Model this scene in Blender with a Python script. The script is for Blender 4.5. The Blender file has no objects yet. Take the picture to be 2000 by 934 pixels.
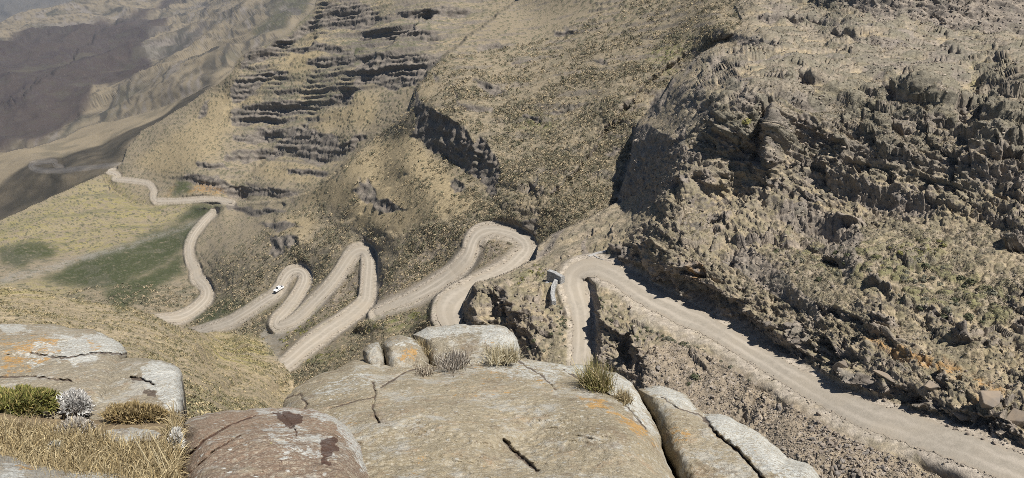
import bpy, bmesh, math, random
import numpy as np
from mathutils import Vector, Matrix

random.seed(7)
rng = np.random.default_rng(11)
F = np.float32
scene = bpy.context.scene
COL = scene.collection

# ------------------------------------------------------------------ camera model (photo pixels, 2000 x 934)
FPX = 1428.0
PITCH = math.radians(24.0)
SP, CP = math.sin(PITCH), math.cos(PITCH)

def ray(u, v):
    x = (np.asarray(u, dtype=np.float64) - 1000.0) / FPX
    y = (467.0 - np.asarray(v, dtype=np.float64)) / FPX
    return x, CP + SP * y, -SP + CP * y

def unproject(u, v, d):
    x, y, z = ray(u, v)
    return x * d, y * d, z * d

def zr(v):
    return -SP + CP * (467.0 - np.asarray(v, dtype=np.float64)) / FPX

SUN_AZ = math.radians(117.0)      # from +Y towards +X
SUN_EL = math.radians(63.0)
SUN = np.array([math.sin(SUN_AZ) * math.cos(SUN_EL), math.cos(SUN_AZ) * math.cos(SUN_EL), math.sin(SUN_EL)])

# ------------------------------------------------------------------ noise
_perm = rng.permutation(256).astype(np.int32)
_perm = np.concatenate([_perm, _perm, _perm])
_g = rng.normal(size=(256, 3)); _g /= np.linalg.norm(_g, axis=1)[:, None]
_g = _g.astype(F)

def perlin(x, y, z):
    x = np.asarray(x, F); y = np.asarray(y, F); z = np.asarray(z, F)
    xi = np.floor(x); yi = np.floor(y); zi = np.floor(z)
    fx = x - xi; fy = y - yi; fz = z - zi
    X = xi.astype(np.int32) & 255; Y = yi.astype(np.int32) & 255; Z = zi.astype(np.int32) & 255
    u = fx * fx * fx * (fx * (fx * 6 - 15) + 10)
    v = fy * fy * fy * (fy * (fy * 6 - 15) + 10)
    w = fz * fz * fz * (fz * (fz * 6 - 15) + 10)
    out = []
    for dx in (0, 1):
        a = _perm[X + dx]
        for dy in (0, 1):
            b = _perm[a + Y + dy]
            for dz in (0, 1):
                h = _perm[b + Z + dz]
                g = _g[h]
                out.append(g[..., 0] * (fx - dx) + g[..., 1] * (fy - dy) + g[..., 2] * (fz - dz))
    a0 = out[0] + w * (out[1] - out[0]); a1 = out[2] + w * (out[3] - out[2])
    a2 = out[4] + w * (out[5] - out[4]); a3 = out[6] + w * (out[7] - out[6])
    b0 = a0 + v * (a1 - a0); b1 = a2 + v * (a3 - a2)
    return (b0 + u * (b1 - b0)) * F(1.6)

def fbm(x, y, z, oct=3, lac=2.03, gain=0.5):
    s = 0; a = 1.0; n = 0
    for i in range(oct):
        s = s + a * perlin(x + 17.3 * i, y - 9.1 * i, z + 4.7 * i); n += a
        x = x * lac; y = y * lac; z = z * lac; a *= gain
    return s / n

def hash2(i, j, k):
    h = (i.astype(np.uint32) * np.uint32(374761393) + j.astype(np.uint32) * np.uint32(668265263) + np.uint32(k * 2246822519 & 0xffffffff))
    h = (h ^ (h >> np.uint32(13))) * np.uint32(1274126177)
    h = h ^ (h >> np.uint32(16))
    return (h & np.uint32(0xffffff)).astype(F) / F(16777216.0)

def worley(x, y, k=0, facet=False):
    """nearest feature distance, second distance, random value of the nearest cell (and a tilted facet per cell)"""
    xi = np.floor(x).astype(np.int64); yi = np.floor(y).astype(np.int64)
    f1 = np.full(x.shape, 9.0, F); f2 = np.full(x.shape, 9.0, F); rid = np.zeros(x.shape, F); fc = np.zeros(x.shape, F)
    for dx in (-1, 0, 1):
        for dy in (-1, 0, 1):
            ci = xi + dx; cj = yi + dy
            ox = ci + hash2(ci, cj, k + 1) - x; oy = cj + hash2(ci, cj, k + 2) - y
            d = np.sqrt(ox ** 2 + oy ** 2).astype(F)
            near = d < f1
            f2 = np.where(near, f1, np.minimum(f2, d))
            rid = np.where(near, hash2(ci, cj, k + 3), rid)
            if facet:
                an = hash2(ci, cj, k + 4) * 6.2832
                fc = np.where(near, (np.cos(an) * ox + np.sin(an) * oy).astype(F), fc)
            f1 = np.where(near, d, f1)
    return (f1, f2, rid, fc) if facet else (f1, f2, rid)

def sstep(a, b, x):
    t = np.clip((x - a) / (b - a), 0, 1)
    return t * t * (3 - 2 * t)

def in_poly(px, py, poly):
    inside = np.zeros(px.shape, bool)
    n = len(poly)
    for i in range(n):
        x1, y1 = poly[i]; x2, y2 = poly[(i + 1) % n]
        if y1 == y2: continue
        c = ((y1 > py) != (y2 > py)) & (px < (x2 - x1) * (py - y1) / (y2 - y1) + x1)
        inside ^= c
    return inside

# ------------------------------------------------------------------ small helpers for objects
def tag(o, label=None, cat=None, group=None, kind=None):
    if label: o['label'] = label
    if cat: o['category'] = cat
    if group: o['group'] = group
    if kind: o['kind'] = kind
    return o

def mesh_np(name, verts, faces, mat=None, col=None, smooth=False, parent=None):
    """one mesh from numpy arrays (faces: (n,3) or (n,4))"""
    me = bpy.data.meshes.new(name)
    verts = np.ascontiguousarray(verts, F); faces = np.ascontiguousarray(faces, np.int32)
    nv, nf, k = len(verts), len(faces), faces.shape[1]
    me.vertices.add(nv); me.vertices.foreach_set('co', verts.ravel())
    me.loops.add(nf * k); me.loops.foreach_set('vertex_index', faces.ravel())
    me.polygons.add(nf)
    me.polygons.foreach_set('loop_start', np.arange(0, nf * k, k, dtype=np.int32))
    if smooth: me.polygons.foreach_set('use_smooth', np.ones(nf, bool))
    me.update(calc_edges=True)
    if col is not None:
        at = me.color_attributes.new('Col', 'FLOAT_COLOR', 'POINT')
        c4 = np.ones((nv, 4), F); c4[:, :col.shape[1]] = col
        at.data.foreach_set('color', c4.ravel())
    if mat: me.materials.append(mat)
    o = bpy.data.objects.new(name, me); COL.objects.link(o)
    if parent: o.parent = parent
    return o

def empty(name, loc=(0, 0, 0), rz=0.0):
    o = bpy.data.objects.new(name, None); COL.objects.link(o)
    o.location = loc; o.rotation_euler = (0, 0, rz); o.empty_display_size = 0.1
    return o

def bm_obj(name, bm, mat, parent=None, smooth=False):
    me = bpy.data.meshes.new(name)
    bmesh.ops.recalc_face_normals(bm, faces=bm.faces)
    bm.to_mesh(me); bm.free()
    if smooth:
        me.polygons.foreach_set('use_smooth', [True] * len(me.polygons))
    if mat: me.materials.append(mat)
    o = bpy.data.objects.new(name, me); COL.objects.link(o)
    if parent: o.parent = parent
    return o

# ------------------------------------------------------------------ materials
def new_mat(name):
    m = bpy.data.materials.new(name); m.use_nodes = True
    nt = m.node_tree; nt.nodes.clear()
    out = nt.nodes.new('ShaderNodeOutputMaterial'); b = nt.nodes.new('ShaderNodeBsdfPrincipled')
    nt.links.new(b.outputs[0], out.inputs[0])
    b.inputs['Roughness'].default_value = 0.93
    b.inputs['Specular IOR Level'].default_value = 0.15
    return m, nt, b

class NT:
    def __init__(s, nt):
        s.nt = nt
        s.co = nt.nodes.new('ShaderNodeTexCoord').outputs['Object']
    def noise(s, scale, detail=4, rough=0.6, vec=None, dist=0.0):
        n = s.nt.nodes.new('ShaderNodeTexNoise')
        n.inputs['Scale'].default_value = scale; n.inputs['Detail'].default_value = detail
        n.inputs['Roughness'].default_value = rough; n.inputs['Distortion'].default_value = dist
        s.nt.links.new(vec or s.co, n.inputs['Vector']); return n.outputs['Fac']
    def voro(s, scale, feature='F1', out='Distance', vec=None, rnd=1.0):
        n = s.nt.nodes.new('ShaderNodeTexVoronoi'); n.feature = feature
        n.inputs['Scale'].default_value = scale; n.inputs['Randomness'].default_value = rnd
        s.nt.links.new(vec or s.co, n.inputs['Vector']); return n.outputs[out]
    def math(s, op, a, b=None, clamp=False):
        n = s.nt.nodes.new('ShaderNodeMath'); n.operation = op; n.use_clamp = clamp
        for i, x in enumerate((a, b)):
            if x is None: continue
            if isinstance(x, (int, float)): n.inputs[i].default_value = x
            else: s.nt.links.new(x, n.inputs[i])
        return n.outputs[0]
    def rng(s, x, a, b, c=0.0, d=1.0):
        n = s.nt.nodes.new('ShaderNodeMapRange'); n.interpolation_type = 'SMOOTHSTEP'
        s.nt.links.new(x, n.inputs['Value'])
        for k, val in zip(('From Min', 'From Max', 'To Min', 'To Max'), (a, b, c, d)): n.inputs[k].default_value = val
        return n.outputs['Result']
    def mix(s, f, a, b, mode='MIX'):
        n = s.nt.nodes.new('ShaderNodeMix'); n.data_type = 'RGBA'; n.blend_type = mode
        def put(sock, x):
            if isinstance(x, (int, float)): sock.default_value = x
            elif isinstance(x, tuple): sock.default_value = (*x, 1.0)
            else: s.nt.links.new(x, sock)
        put(n.inputs[0], f); put(n.inputs[6], a); put(n.inputs[7], b)
        return n.outputs[2]
    def attr(s, name, out='Color'):
        n = s.nt.nodes.new('ShaderNodeAttribute'); n.attribute_name = name; return n.outputs[out]
    def bump(s, h, strength, dist, bsdf):
        n = s.nt.nodes.new('ShaderNodeBump'); n.inputs['Strength'].default_value = strength
        n.inputs['Distance'].default_value = dist
        s.nt.links.new(h, n.inputs['Height']); s.nt.links.new(n.outputs[0], bsdf.inputs['Normal'])
    def link(s, a, b): s.nt.links.new(a, b)

def terrain_mat():
    m, nt, b = new_mat('hillside_ground'); t = NT(nt)
    n1 = t.noise(1.1, 6, 0.75)
    f = t.rng(n1, 0.3, 0.72, 0.66, 1.36)
    c = nt.nodes.new('ShaderNodeVectorMath'); c.operation = 'SCALE'
    t.link(t.attr('Col'), c.inputs[0]); t.link(f, c.inputs['Scale'])
    t.link(c.outputs[0], b.inputs['Base Color'])
    t.bump(t.noise(2.2, 5, 0.7), 0.7, 0.35, b)
    return m

def simple_mat(name, col, col2=None, scale=8.0, rough=0.9, bump=0.0, bdist=0.02, lo=0.35, hi=0.65, detail=5):
    m, nt, b = new_mat(name); t = NT(nt)
    b.inputs['Roughness'].default_value = rough
    n = t.noise(scale, detail, 0.65)
    t.link(t.mix(t.rng(n, lo, hi), col, col2 or tuple(0.7 * x for x in col)), b.inputs['Base Color'])
    if bump: t.bump(n, bump, bdist, b)
    return m

# ================================================================== TERRAIN
STEP = 1.6
U0, U1, V0, V1 = -260.0, 2260.0, -150.0, 1040.0
us = np.arange(U0, U1 + 0.1, STEP); vs = np.arange(V0, V1 + 0.1, STEP)
NU, NV = len(us), len(vs)
UU, VV = np.meshgrid(us, vs)                       # rows: v

# ---- roads: (u, v, width px, z)
ROADS = [
 [(2200,1040,80,-53),(2080,965,72,-54.3),(2000,923,66,-55.2),(1900,882,62,-56.4),(1800,845,60,-57.8),(1700,813,56,-59.2),(1600,766,47,-61.2),
  (1500,707,40,-63),(1400,646,38,-64.4),(1325,609,43,-65.2),(1265,578,42,-65.8),(1218,548,40,-66.3),(1190,532,38,-66.7),(1165,523,36,-67.1),
  (1141,525,39,-67.6),(1125,536,43,-68.1),(1121,555,47,-68.7),(1127,580,42,-69.5),(1135,610,38,-70.4),(1137,650,37,-71.5),(1136,700,37,-73),(1133,765,40,-74.6),(1126,802,42,-75.4),(1104,832,46,-76.1),(1060,846,46,-76.9),(1005,838,44,-77.6),(950,805,44,-78.4),(918,755,46,-79.2),(902,715,46,-79.8)],
 [(890,690,44,-80),(885,640,44,-81.2),(877,612,56,-82),(888,586,54,-82.6),(915,566,36,-83.4),(950,546,27,-84.5),(985,528,26,-85.8),(1010,508,27,-87),
  (1028,488,28,-88.4),(1022,470,24,-89.4),(1000,457,19,-90.2),(966,449,18,-91),(938,455,24,-92),(924,472,22,-93.2),(918,492,24,-94.6),
  (906,512,28,-96.2),(885,533,27,-98.2),(845,560,25,-101),(802,583,20,-103.5),(765,597,15,-105.2),(730,612,13,-107)],
 [(520,745,24,-113.5),(562,708,24,-116),(600,676,28,-118),(632,652,28,-119.6),(665,630,26,-121.2),(700,604,26,-123.4),(716,585,26,-124.8),(719,562,24,-126),(721,536,23,-127.5),
  (722,514,22,-129),(719,496,23,-130),(706,488,20,-131),(690,495,21,-132),(677,512,20,-133.3),(661,536,18,-135),(639,564,18,-137),(613,591,20,-139.6),
  (587,617,20,-141.6),(562,631,20,-143),(541,635,20,-144.5),(543,624,19,-145.6),(559,607,18,-147),(578,581,18,-149),(591,559,18,-150.6),(597,543,18,-151.6),
  (592,531,16,-152.5),(581,527,14,-153.2),(566,532,16,-154),(555,546,16,-155),(549,559,16,-156),(536,575,16,-157),(516,588,16,-158.6),(481,611,16,-162),
  (446,631,17,-166),(416,640,16,-169),(394,647,15,-172),(370,655,15,-175)],
 [(290,625,12,-181),(323,622,13,-184),(350,620,19,-187),(381,604,18,-190),(402,584,18,-193),(405,569,18,-195),(398,555,18,-197),(384,544,18,-199),(382,526,16,-202),
  (373,511,14,-204.5),(369,492,12,-207.5),(371,476,12,-210),(379,457,11,-214),(391,442,10,-218),(404,427,9,-222),(418,414,7,-226)],
 [(455,396,5,-236),(443,394,5,-238),(402,389,5,-242),(356,392,5,-247),(310,393,6,-253),(301,391,6,-254),(299,381,7,-257),(301,372,7,-259),(292,360,6,-262),(281,356,4.5,-264),(248,352,4.5,-269),
  (223,350,4.5,-273),(232,345,4,-275),(229,340,4,-276),(209,334,4.5,-278),(224,329,3.5,-280)],
 [(236,321,3,-289.5),(161,329,4,-296),(103,334,4.5,-301),(76,333,5,-303),(62,327,5,-305),(62,321,5,-306),(78,317,4,-308),(106,315,5,-309),(108,322,5,-310),(122,327,4,-311)],
]
def resample(pts, step=2.0):
    p = np.array(pts, float)
    # Catmull-Rom through the traced points
    q = np.vstack([2 * p[0] - p[1], p, 2 * p[-1] - p[-2]])
    out = []
    for i in range(1, len(q) - 2):
        n = max(2, int(np.hypot(*(q[i + 1, :2] - q[i, :2])) / step))
        t = np.linspace(0, 1, n, endpoint=False)[:, None]
        a, b, c, d = q[i - 1], q[i], q[i + 1], q[i + 2]
        out.append(0.5 * ((2 * b) + (-a + c) * t + (2 * a - 5 * b + 4 * c - d) * t ** 2 + (-a + 3 * b - 3 * c + d) * t ** 3))
    out.append(q[-2][None])
    return np.vstack(out)
RS = [resample(r) for r in ROADS]

# ---- macro control points, layer by layer (u, v, depth along the optical axis in m)
def Z(*pts):            # (u, v, height) -> (u, v, depth)
    return [(u, v, z / float(zr(v))) for u, v, z in pts]
def road_ctrl(i, every=6):
    r = RS[i][::every]; return [(a, b, d / float(zr(b))) for a, b, _, d in r]
CT = {}
CT['LN'] = road_ctrl(0, 10) + Z(
 (1400,850,-66.8),(1500,800,-64.2),(1600,900,-60.4),(1300,750,-67.6),(1350,680,-65.9),(1760,900,-59.2),(1850,945,-58.0),(1650,850,-60.9),(1560,800,-62.6),(1470,750,-64.0),(1410,700,-65.1),(1250,650,-66.3),(1200,640,-67.5),(1172,600,-68),(1166,690,-71.5),(1210,700,-70),
 (1700,1000,-60),(1200,1000,-76),(900,1000,-82),(2000,1040,-54.5),
 (1080,540,-70.5),(1090,620,-71.5),(1090,680,-73),(1000,560,-72),(960,550,-73),(930,580,-75),(920,640,-78),(1000,640,-75),(1000,680,-77),(1050,500,-74),(1060,475,-76),(1100,480,-71),(1160,492,-67.5),
 (1140,430,-72),(1190,410,-69),(1215,395,-69),(1250,450,-60),(1250,500,-63),(1300,530,-60.3),(1400,500,-56),
 (1400,600,-61.5),(1500,600,-58.5),(1500,655,-60.8),(1600,650,-57.8),(1600,715,-60.2),(1700,700,-56.7),(1850,780,-55),(1950,830,-54),(2100,900,-51.5)) + [
 (1700,550,112),(1500,450,133),(1900,650,99),(2100,750,86),(1600,400,137),(1400,400,146),(1800,400,127),(2000,400,117),(2200,400,108),
 (1500,300,146),(1700,300,137),(1900,300,127),(2100,300,119),(1350,300,152),(1310,300,157),(1300,380,149),
 (1232,330,205),(1245,270,222),(1280,210,232),(1320,150,240),
 (1400,200,157),(1600,200,149),(1800,200,139),(2000,200,131),(2200,200,124),
 (1460,130,176),(1600,145,158),(1800,150,146),(2000,130,143),(1460,95,232),(1600,115,192),(1800,122,178),(2000,105,172),
 (1600,80,232),(1800,85,212),(1900,80,214),(2000,75,215),(2200,85,215),(1650,10,262),(1800,50,232),(1900,-60,236),(2200,-60,232),(1700,-100,268),(1450,60,275),(1500,0,310),(1420,80,282),(1430,30,305),(1430,-20,330),(1430,-120,420),(1370,105,262)]
CT['L0'] = road_ctrl(1) + road_ctrl(2) + road_ctrl(3) + [p for p in road_ctrl(4) if p[0] < 330] + Z(
 (1050,440,-86),(1000,420,-86),(1100,400,-79),(1100,350,-78.5),(1200,250,-70.5),(1300,150,-58.5),(1200,200,-65),(1100,250,-73.5),(1000,350,-82),(1000,250,-80),(1050,150,-72),(950,150,-74),
 (1000,50,-71),(1100,0,-56),(1200,50,-55),(1300,20,-45),(1200,-100,-23),(1400,-100,-20),(1420,60,-40),
 (700,310,-116),(740,275,-111),(480,405,-200),(450,402,-206),(560,410,-163),(400,400,-222),(600,420,-147),(640,440,-140),
 (650,350,-128),(700,400,-122),(750,350,-112),(800,400,-105),(850,420,-97),(800,480,-108),(760,520,-114),(800,330,-99),(830,280,-93),(870,330,-93),(900,400,-92),
 (820,180,-80),(880,230,-81),(960,280,-82),(560,470,-146),(480,480,-170),(450,450,-192),(430,430,-205),(440,520,-180),(480,560,-168),(430,590,-181),(600,500,-147),(660,600,-130),
 (330,500,-213),(250,500,-215),(150,540,-213),(50,540,-210),(250,560,-198),(300,590,-190),(100,450,-238),(250,420,-245),(0,500,-228),(0,450,-245),(100,395,-258),(0,432,-252),(200,345,-272),(-200,500,-240),(-250,580,-205),
 (200,600,-185),(200,700,-160),(400,700,-140),(530,660,-146),(800,650,-93),(700,650,-102),(640,690,-111),(800,700,-88),(750,612,-99),(830,622,-88),(690,625,-104),(850,700,-85),(800,900,-62),(580,760,-112),(595,800,-100),(610,850,-86),(300,900,-100)) + [
 (1420,80,282),(1430,30,305),(1430,-20,330),(1430,-120,420),(1500,0,310),(1470,60,272),(870,120,400),(850,140,385),(1009,8,630),(940,62,500),(1000,-60,740),(1040,-120,800), (300,398,705),(380,404,655)]
CT['LF'] = Z((-200,520,-84),(0,556,-75),(150,587,-75),(260,602,-73),(330,632,-75),(380,680,-72),(350,720,-62),(300,660,-66),(200,640,-62),(100,620,-58),(0,620,-55),(-200,620,-55),(420,720,-85),(450,740,-80),
 (200,720,-45),(0,720,-40),(400,760,-50),(100,900,-14),(400,900,-20),(600,950,-36),(-200,900,-12),(100,1040,-10),(500,1040,-22),
 (400,650,-115),(480,662,-116),(500,700,-112),(540,740,-108),(450,765,-78),(500,790,-62),(390,800,-32),(540,720,-110),(562,765,-111),(575,750,-111),(570,735,-113),(556,705,-114),(545,770,-107),(575,790,-104),(590,830,-92),(460,690,-113))
CT['L2'] = road_ctrl(5, 3) + [(0,298,1150),(125,268,1200),(200,240,1250),(300,215,1250),(430,152,1200),(0,400,930),(60,370,930),(100,350,925),(150,345,915),(0,330,1020),(100,300,1050),(200,300,1000),(250,290,940),
 (300,250,1000),(350,215,1050),(-200,440,820),(-200,330,1050),(300,400,800)]
CT['L3'] = [(0,280,1900),(0,200,2400),(150,250,1900),(200,180,2400),(300,200,1900),(430,140,1800),(400,100,2500),(500,60,2300),(560,20,2500),(300,100,2900),(100,120,2900),(200,60,3600),(0,120,2900),(0,52,3900),(100,18,4400),
 (300,20,4300),(450,20,3500),(500,-100,4500),(200,-100,6500),(-200,60,3800),(-200,250,1900),(700,-100,3800)]
CT['L4'] = [(0,40,7000),(50,10,7500),(0,-100,12000),(200,-10,8000),(-250,0,8000),(300,-100,12000),(-250,-100,12000)]

SIL = {  # visible area of every layer (polygon below its skyline)
 'L3': [(-400,48),(0,49),(25,40),(49,30),(75,22),(98,17),(148,8),(200,-3),(300,-25),(420,-60),(600,-200),(2500,-200),(2500,1300),(-400,1300)],
 'L2': [(-400,310),(0,298),(60,288),(90,280),(125,268),(160,250),(200,238),(240,232),(300,215),(350,196),(400,170),(433,152),(470,122),(520,100),(2500,100),(2500,1300),(-400,1300)],
 'L0': [(-400,560),(-100,470),(0,430),(40,412),(100,385),(160,358),(207,336),(225,326),(238,318),(246,292),(276,256),(310,238),(355,212),(400,180),(440,152),(452,140),(462,118),(483,99),(512,90),(557,70),(600,30),(613,15),(618,0),(625,-60),(630,-200),(2500,-200),(2500,1300),(-400,1300)],
 'LN': [(880,1300),(890,740),(905,660),(903,612),(908,585),(920,566),(930,552),(985,536),(1046,506),(1050,482),(1075,460),(1140,430),(1205,396),(1213,365),(1230,320),(1237,268),(1250,235),(1290,192),(1320,145),(1370,104),(1420,80),(1452,45),(1436,12),(1470,-30),(1440,-70),(1430,-200),(2500,-200),(2500,1300)],
 'LF': [(-400,525),(0,556),(80,570),(150,585),(210,594),(260,602),(300,616),(330,632),(360,640),(392,648),(430,647),(475,654),(515,662),(535,690),(556,718),(572,750),(600,830),(620,1300),(-400,1300)],
}
ORDER = ['L4', 'L3', 'L2', 'L0', 'LN', 'LF']

def tps(ctrl, gu, gv, lam=1e-4):
    c = np.array(ctrl, float); x = c[:, 0] / 500.0; y = c[:, 1] / 500.0; w = 100.0 / c[:, 2]
    n = len(c)
    r2 = (x[:, None] - x) ** 2 + (y[:, None] - y) ** 2
    K = 0.5 * r2 * np.log(r2 + 1e-12) + lam * np.eye(n)
    Pm = np.stack([np.ones(n), x, y], 1)
    A = np.zeros((n + 3, n + 3)); A[:n, :n] = K; A[:n, n:] = Pm; A[n:, :n] = Pm.T
    s = np.linalg.solve(A, np.concatenate([w, np.zeros(3)]))
    out = np.zeros(gu.shape)
    gx = gu / 500.0; gy = gv / 500.0
    for i in range(n):
        q = (gx - x[i]) ** 2 + (gy - y[i]) ** 2
        out += s[i] * 0.5 * q * np.log(q + 1e-12)
    out += s[n] + s[n + 1] * gx + s[n + 2] * gy
    lo, hi = w.min() * 0.75, w.max() * 1.25
    return 100.0 / np.clip(out, lo, hi)

def bilinear(coarse, cu, cv, gu, gv):
    fu = np.clip((gu - cu[0]) / (cu[1] - cu[0]), 0, len(cu) - 1.001); fv = np.clip((gv - cv[0]) / (cv[1] - cv[0]), 0, len(cv) - 1.001)
    iu = fu.astype(int); iv = fv.astype(int); a = fu - iu; b = fv - iv
    return (coarse[iv, iu] * (1 - a) + coarse[iv, iu + 1] * a) * (1 - b) + (coarse[iv + 1, iu] * (1 - a) + coarse[iv + 1, iu + 1] * a) * b

cu = np.arange(U0 - 10, U1 + 20, 10.0); cv = np.arange(V0 - 10, V1 + 20, 10.0)
CU, CV = np.meshgrid(cu, cv)

def gauss(a, sig):
    """blur by FFT (sigma in grid cells), edges mirrored"""
    ny, nx = a.shape
    b = np.empty((2 * ny, 2 * nx), F); b[:ny, :nx] = a; b[ny:, :nx] = a[::-1]; b[:, nx:] = b[:, :nx][:, ::-1]
    fy = np.fft.fftfreq(2 * ny)[:, None]; fx = np.fft.rfftfreq(2 * nx)[None]
    k = np.exp(-2 * (math.pi * sig) ** 2 * (fx * fx + fy * fy))
    return np.fft.irfft2(np.fft.rfft2(b) * k, s=b.shape)[:ny, :nx].astype(F)

# pixel-space wobble so that traced edges stay ragged
w1 = perlin(UU / 30, VV / 30, 0 * UU + 0.3) * 7 + perlin(UU / 11, VV / 11, 0 * UU + 5.3) * 4
w2 = perlin(UU / 30, VV / 30, 0 * UU + 9.7) * 7 + perlin(UU / 11, VV / 11, 0 * UU + 14.1) * 4
def mask(poly, wob=1.0, blur=1.0):
    p = np.array(poly, float); pad = 25 + 4 * blur * STEP
    a, b = np.searchsorted(us, [p[:, 0].min() - pad, p[:, 0].max() + pad]); c, d = np.searchsorted(vs, [p[:, 1].min() - pad, p[:, 1].max() + pad])
    out = np.zeros((NV, NU), F)
    if b <= a or d <= c: return out
    m = in_poly(UU[c:d, a:b] + wob * w1[c:d, a:b], VV[c:d, a:b] + wob * w2[c:d, a:b], poly).astype(F)
    if blur and m.shape[0] > 2 and m.shape[1] > 2: m = gauss(m, blur)
    out[c:d, a:b] = np.clip(m, 0, 1)
    return out

LDS = []
L = np.zeros((NV, NU)); LAY = np.zeros((NV, NU), np.int8)
for li, name in enumerate(ORDER):
    D = tps(CT[name], CU, CV)
    Ld = np.log(bilinear(D, cu, cv, UU, VV))
    LDS.append(Ld.astype(F))
    if name in SIL:
        m = in_poly(UU + 0.25 * w1, VV + 0.25 * w2, SIL[name])
        L = np.where(m, Ld, L); LAY = np.where(m, li, LAY)
    else:
        L = Ld

# the wall above the far road stands behind the spur that hides the road
BW = [(1012,0),(930,60),(851,123),(816,166),(802,212),(740,262),(680,312),(655,338),(600,377),(540,392),(480,394),(443,399),(400,404),(330,404),(260,400),(215,372),(200,345),(190,320),(240,260),(400,100),(560,0),(600,-200),(1030,-200)]
cb = road_ctrl(4) + [(600,15,880),(500,100,850),(450,150,860),(445,200,840),(380,240,840),(300,300,835),(240,325,850),(400,350,700),(450,350,690),(480,384,650),(540,382,620),(600,364,590),(640,340,575),(680,305,575),(740,255,570),(790,205,560),
  (800,120,610),(750,130,640),(750,180,605),(700,50,760),(650,40,800),(620,40,830),(640,0,850),(800,0,740),(900,0,720),(950,20,690),(850,110,595),(550,200,760),(500,280,740),(550,320,670),(600,300,655),(650,250,650),(700,180,640),(500,200,800),(400,300,745),
  (700,-100,950),(900,-100,820),(1000,-60,760),(1010,0,690),(330,402,690),(250,385,760),(220,365,810),(600,-60,930)]
mb = gauss(in_poly(UU + 0.4 * w1, VV + 0.4 * w2, BW).astype(F), 0.6) * (LAY == 3)
L = L * (1 - mb) + np.log(bilinear(tps(cb, CU, CV), cu, cv, UU, VV)) * mb
wj = sstep(1385, 1500, UU) ; tz = 1 - sstep(60, 95, VV)          # the two slopes run into each other above the gully head
Lj = LDS[3] * (1 - wj) + LDS[4] * wj
tz = tz * ((UU > 1385) & (LAY >= 3)); L = L * (1 - tz) + Lj * tz

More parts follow.
